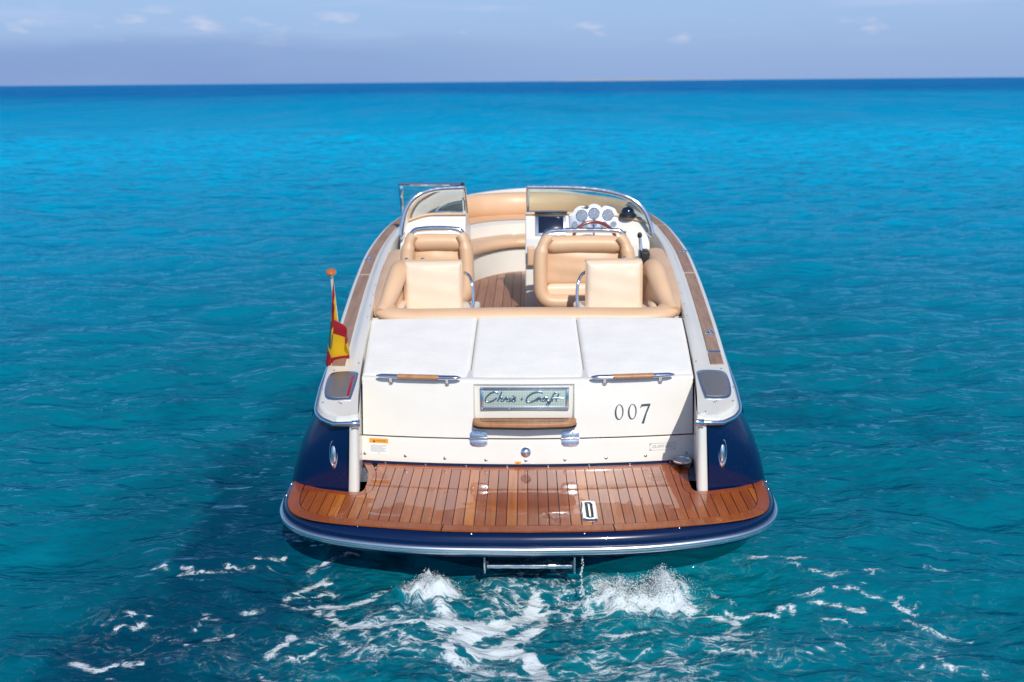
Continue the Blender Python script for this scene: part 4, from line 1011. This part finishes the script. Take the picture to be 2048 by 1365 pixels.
def water(name, foamy):
  m = bpy.data.materials.new(name); m.use_nodes = True; k = NT(m.node_tree); k.n.clear(); me.materials.append(m)
  om = k.new('ShaderNodeOutputMaterial'); geo = k.new('ShaderNodeNewGeometry'); pos = geo.outputs['Position']
  sxyz = k.new('ShaderNodeSeparateXYZ'); k.put(sxyz.inputs[0], pos)
  flat = k.scale(pos, (1, 1, 0))
  dist = k.new('ShaderNodeVectorMath', operation='LENGTH'); k.put(dist.inputs[0], flat); dist = dist.outputs['Value']
  # ripples finer than the mesh carries: sharp little crests, longer across the wind
  def crest(sc, scale, det, rough):
    n_ = k.noise(k.scale(flat, sc), scale, det, rough); return k.math('SUBTRACT', 1., k.math('ABSOLUTE', k.math('SUBTRACT', k.math('MULTIPLY', n_, 2.), 1.)))
  r1 = crest((.50, 1.25, 1), 4.2, 3, .55)
  r0 = k.noise(k.scale(flat, (.6, 1.2, 1)), 15., 2, .5)
  hgt = k.math('ADD', k.math('MULTIPLY', r1, .050), k.math('MULTIPLY', r0, .008))
  if not foamy:
    r2 = crest((.42, 1.25, 1), 1.15, 3, .55)
    r3 = crest((.45, 1.2, 1), .42, 2, .5)
    hgt = k.math('ADD', k.math('MULTIPLY', r1, k.ramp(dist, 3, 40, .050, .075)), k.math('ADD', k.math('MULTIPLY', r2, k.ramp(dist, 3, 30, .05, .26)), k.math('MULTIPLY', r3, k.ramp(dist, 15, 90, 0., .75))))
  nrm_ = k.bump(hgt, 1., 1.0)
  # body colour: sand-lit shallows and deeper water further out are colours of the water itself
  bodyc = k.mix(k.ramp(dist, .5, 15), (.0002, .165, .255), (.0002, .385, .645))
  # dark tint left of the stern: boat's shadow painted into the water colour
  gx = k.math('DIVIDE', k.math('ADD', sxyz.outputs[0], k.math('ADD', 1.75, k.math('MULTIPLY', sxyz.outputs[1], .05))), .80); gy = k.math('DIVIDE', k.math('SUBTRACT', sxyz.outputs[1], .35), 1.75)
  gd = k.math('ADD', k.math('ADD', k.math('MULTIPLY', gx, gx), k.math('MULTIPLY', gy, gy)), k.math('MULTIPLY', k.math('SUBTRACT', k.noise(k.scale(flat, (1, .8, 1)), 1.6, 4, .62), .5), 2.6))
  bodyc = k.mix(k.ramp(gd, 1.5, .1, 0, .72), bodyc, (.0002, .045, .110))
  if foamy:
    aa = k.new('ShaderNodeAttribute', attribute_name='aerated')
    bodyc = k.mix(k.math('MULTIPLY', aa.outputs['Fac'], .75), bodyc, (.003, .27, .32))
  else:
    bodyc = k.mix(k.ramp(dist, 14, 120), bodyc, (.0002, .300, .560))
    pn = k.noise(k.scale(flat, (1, .6, 1)), .028, 3, .5)
    bodyc = k.mix(k.math('MULTIPLY', k.ramp(pn, .50, .64, 0, .35), k.ramp(dist, 15, 60)), bodyc, (.0002, .18, .40))
    yb = k.math('ADD', sxyz.outputs[1], k.math('MULTIPLY', k.math('SUBTRACT', k.noise(k.scale(flat, (1, .3, 1)), .011, 3), .5), 300))
    bodyc = k.mix(k.ramp(yb, 110, 300, 0, .88), bodyc, (.0002, .140, .40))
  dif = k.new('ShaderNodeBsdfDiffuse'); k.put(dif.inputs[0], bodyc); k.put(dif.inputs['Normal'], nrm_)
  trn = k.new('ShaderNodeBsdfTransparent'); trn.inputs[0].default_value = (.06, .72, .86, 1)
  mx1 = k.new('ShaderNodeMixShader'); k.put(mx1.inputs[0], k.ramp(dist, 3, 40, .48, .0)); k.l.new(dif.outputs[0], mx1.inputs[1]); k.l.new(trn.outputs[0], mx1.inputs[2])
  gls = k.new('ShaderNodeBsdfGlossy'); gls.inputs['Roughness'].default_value = .05; gls.inputs[0].default_value = (.40, .80, 1, 1); k.put(gls.inputs['Normal'], nrm_)
  ruf = .8
  if not foamy:      # cat's paws: wind ruffles that shine more or less
    rn = k.noise(k.scale(flat, (.42, .075, 1)), 1., 5, .68); rn2 = k.noise(k.scale(flat, (.05, .012, 1)), 1., 3, .6)
    ruf = k.math('ADD', .8, k.math('MULTIPLY', k.ramp(dist, 12, 60), k.math('ADD', k.ramp(rn, .50, .66, -.45, .75), k.ramp(rn2, .4, .65, -.2, .25))))
  frs = k.new('ShaderNodeFresnel'); frs.inputs[0].default_value = 1.33; k.put(frs.inputs['Normal'], nrm_)
  mx2 = k.new('ShaderNodeMixShader'); k.put(mx2.inputs[0], k.math('MINIMUM', k.math('MULTIPLY', frs.outputs[0], ruf), .46)); k.l.new(mx1.outputs[0], mx2.inputs[1]); k.l.new(gls.outputs[0], mx2.inputs[2])
  if not foamy: k.l.new(mx2.outputs[0], om.inputs[0]); return
  # foam: lacy threshold of warped noise under the density attribute
  fa = k.new('ShaderNodeAttribute', attribute_name='foam')
  warp = k.new('ShaderNodeTexNoise'); k.put(warp.inputs['Vector'], flat); warp.inputs['Scale'].default_value = 4.5; warp.inputs['Detail'].default_value = 3
  wv_ = k.new('ShaderNodeVectorMath', operation='MULTIPLY_ADD'); k.put(wv_.inputs[0], warp.outputs['Color']); wv_.inputs[1].default_value = (.20, .20, 0); k.put(wv_.inputs[2], flat)
  f1 = k.noise(k.scale(wv_.outputs[0], (.75, 1.2, 1)), 9., 4, .6)
  rid = k.math('SUBTRACT', 1., k.math('MULTIPLY', k.math('ABSOLUTE', k.math('SUBTRACT', f1, .5)), 9.), clamp=True)
  f2 = k.noise(k.scale(wv_.outputs[0], (.75, 1.35, 1)), 28, 5, .68)
  fine = k.noise(flat, 120, 3, .7)
  val = k.math('ADD', fa.outputs['Fac'], k.math('ADD', k.math('MULTIPLY', k.math('SUBTRACT', rid, .45), .45), k.math('ADD', k.math('MULTIPLY', k.math('SUBTRACT', f2, .5), .80), k.math('MULTIPLY', k.math('SUBTRACT', fine, .5), .30))))
  fmask = k.math('MULTIPLY', k.math('ADD', k.ramp(val, .56, .86, 0, .82), k.ramp(val, .36, .70, 0, .09)), k.ramp(fa.outputs['Fac'], .02, .15))
  fd = k.new('ShaderNodeBsdfDiffuse'); k.put(fd.inputs[0], (.78, .84, .87)); k.put(fd.inputs['Normal'], k.bump(k.math('ADD', val, fine), .6, .012, nrm_))
  mx3 = k.new('ShaderNodeMixShader'); k.put(mx3.inputs[0], k.math('MULTIPLY', fmask, .93)); k.l.new(mx2.outputs[0], mx3.inputs[1]); k.l.new(fd.outputs[0], mx3.inputs[2])
  k.l.new(mx3.outputs[0], om.inputs[0])
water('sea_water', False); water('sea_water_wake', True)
fmx = FO.ravel()[fq].max(1) > 0; me.polygons.foreach_set('material_index', (sel.ravel()[fq].all(1)).astype(np.int32))
# seabed: sand with scattered seagrass, plus shade painted in left of the boat
sbm = MB(); xb = np.r_[-np.geomspace(60, 60000, 9)[::-1], np.linspace(-50, 50, 41), np.geomspace(60, 60000, 9)]; yb_ = np.r_[-900, -200, np.linspace(-60, 60, 41), np.geomspace(80, 60000, 9)]
sbm.grid([[(x, y, -2.6+.25*math.sin(x*.4+1)*math.sin(y*.3)*(abs(x) < 60)) for x in xb] for y in yb_], flip=True)
k, p = mat('sand', (.5, .5, .4), .9)
co = k.new('ShaderNodeNewGeometry').outputs['Position']; sq = k.new('ShaderNodeSeparateXYZ'); k.put(sq.inputs[0], co)
def shade_spot(cx_, cy_, rx_, ry_):  # dark oval put into the sand colour as shade beside the hull
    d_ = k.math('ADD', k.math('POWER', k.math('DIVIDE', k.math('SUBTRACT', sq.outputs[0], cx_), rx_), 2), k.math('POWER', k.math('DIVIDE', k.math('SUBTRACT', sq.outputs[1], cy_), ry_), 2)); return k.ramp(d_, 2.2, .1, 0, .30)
gn = k.math('ADD', k.noise(k.scale(co, (1, 1, 0)), .30, 5, .62, .8), k.math('ADD', shade_spot(-2.9, 4.4, 1.3, 2.2), shade_spot(-3.2, 8.8, 1.0, 3.0))); gn2 = k.noise(k.scale(co, (1, 1, 0)), 2.2, 4, .6, .5)
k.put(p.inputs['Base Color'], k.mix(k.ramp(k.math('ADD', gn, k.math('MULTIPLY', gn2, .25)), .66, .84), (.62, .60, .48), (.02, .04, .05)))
tag(sbm.build('seabed', 'sand', None), 'sandy seabed with dark seagrass and painted shade left of the boat', None, kind='structure')

# ------------------------------------------------------------------ exhaust splashes: froth and drops
m = bpy.data.materials.new('froth'); m.use_nodes = True; k = NT(m.node_tree); k.n.clear(); M['froth'] = m
o_ = k.new('ShaderNodeOutputMaterial'); d1 = k.new('ShaderNodeBsdfDiffuse'); d2 = k.new('ShaderNodeBsdfTranslucent'); d3 = k.new('ShaderNodeBsdfTransparent'); a1 = k.new('ShaderNodeMixShader'); a2 = k.new('ShaderNodeMixShader')
d1.inputs[0].default_value = d2.inputs[0].default_value = (.93, .96, .97, 1); a1.inputs[0].default_value = .5; a2.inputs[0].default_value = .25
k.l.new(d1.outputs[0], a1.inputs[1]); k.l.new(d2.outputs[0], a1.inputs[2]); k.l.new(a1.outputs[0], a2.inputs[1]); k.l.new(d3.outputs[0], a2.inputs[2]); k.l.new(a2.outputs[0], o_.inputs[0])
def ico(): 
    t = (1+5**.5)/2; V = np.array([(-1, t, 0), (1, t, 0), (-1, -t, 0), (1, -t, 0), (0, -1, t), (0, 1, t), (0, -1, -t), (0, 1, -t), (t, 0, -1), (t, 0, 1), (-t, 0, -1), (-t, 0, 1)])/math.hypot(1, t)
    F = [(0, 11, 5), (0, 5, 1), (0, 1, 7), (0, 7, 10), (0, 10, 11), (1, 5, 9), (5, 11, 4), (11, 10, 2), (10, 7, 6), (7, 1, 8), (3, 9, 4), (3, 4, 2), (3, 2, 6), (3, 6, 8), (3, 8, 9), (4, 9, 5), (2, 4, 11), (6, 2, 10), (8, 6, 7), (9, 8, 1)]
    return V, np.array(F)
IV, IF = ico()
def drops(name, centres, radii, m, label):
    n = len(centres); V = (IV[None]*np.asarray(radii)[:, None, None]*(1+.25*rng.normal(size=(n, 1, 3)))+np.asarray(centres)[:, None]).reshape(-1, 3)
    F = (IF[None]+12*np.arange(n)[:, None, None]).reshape(-1, 3)
    mm = bpy.data.meshes.new(name); mm.from_pydata(V.tolist(), [], F.tolist()); mm.materials.append(M[m]); mm.polygons.foreach_set('use_smooth', [True]*len(F))
    o = bpy.data.objects.new(name, mm); COL.objects.link(o); return tag(o, label, 'splash', kind='stuff')
def plume(cx_, cy_, rx_, h_, n):
    a = rng.random(n)*2*math.pi; r_ = np.abs(rng.normal(0, .75, n)); lump = fbm(np.cos(a)*2+7+cx_*5, np.sin(a)*2+r_*2+3, 3)
    z = h_*np.exp(-r_**2*.8)*(.3+1.1*lump)*rng.random(n)**.8
    return np.stack([cx_+np.cos(a)*r_*rx_, cy_+np.sin(a)*r_*rx_*.8, z+.005], 1)
c1 = plume(-.485, .03, .12, .15, 3000)
drops('exhaust_splash', c1, .0006+rng.gamma(1.2, .0006, 3000), 'froth', 'white exhaust splash boiling up left of the boarding ladder')
c2 = np.r_[plume(.45, .03, .13, .11, 2000), plume(.66, .06, .13, .15, 3000)]
drops('exhaust_splash', c2, .0007+rng.gamma(1.2, .0006, 5000), 'froth', 'white exhaust splash boiling up right of the boarding ladder')
n_ = 26; cz = np.linspace(.235, .03, n_); drops('water_drip', np.stack([.262+.004*rng.normal(size=n_)-.02*(.24-cz), -.03+.003*rng.normal(size=n_), cz], 1), .003+.004*rng.random(n_), 'froth', 'thin string of water drops falling from the platform edge')

# ------------------------------------------------------------------ far island
isl = MB(); A_ = np.linspace(R(1.6), R(11.0), 60); D0 = 16000; rows = []
for a in A_:
    t = (a-A_[0])/(A_[-1]-A_[0]); hgt_ = 44*math.sin(math.pi*t)**.7*(.75+.35*math.sin(5*t+1)*math.sin(11*t))*(1-.25*t)+3
    x, y = D0*math.sin(a), D0*math.cos(a)
    rows.append([(x, y-500, -1), (x, y-200, hgt_*.6), (x, y, hgt_), (x, y+400, hgt_*.5), (x, y+900, -1)])
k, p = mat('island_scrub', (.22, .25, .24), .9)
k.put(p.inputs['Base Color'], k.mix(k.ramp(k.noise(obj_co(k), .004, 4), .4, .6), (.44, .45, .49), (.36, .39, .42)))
tag(isl.grid(rows).build('island', 'island_scrub', None), 'low hazy island on the horizon right of centre', None, kind='structure')
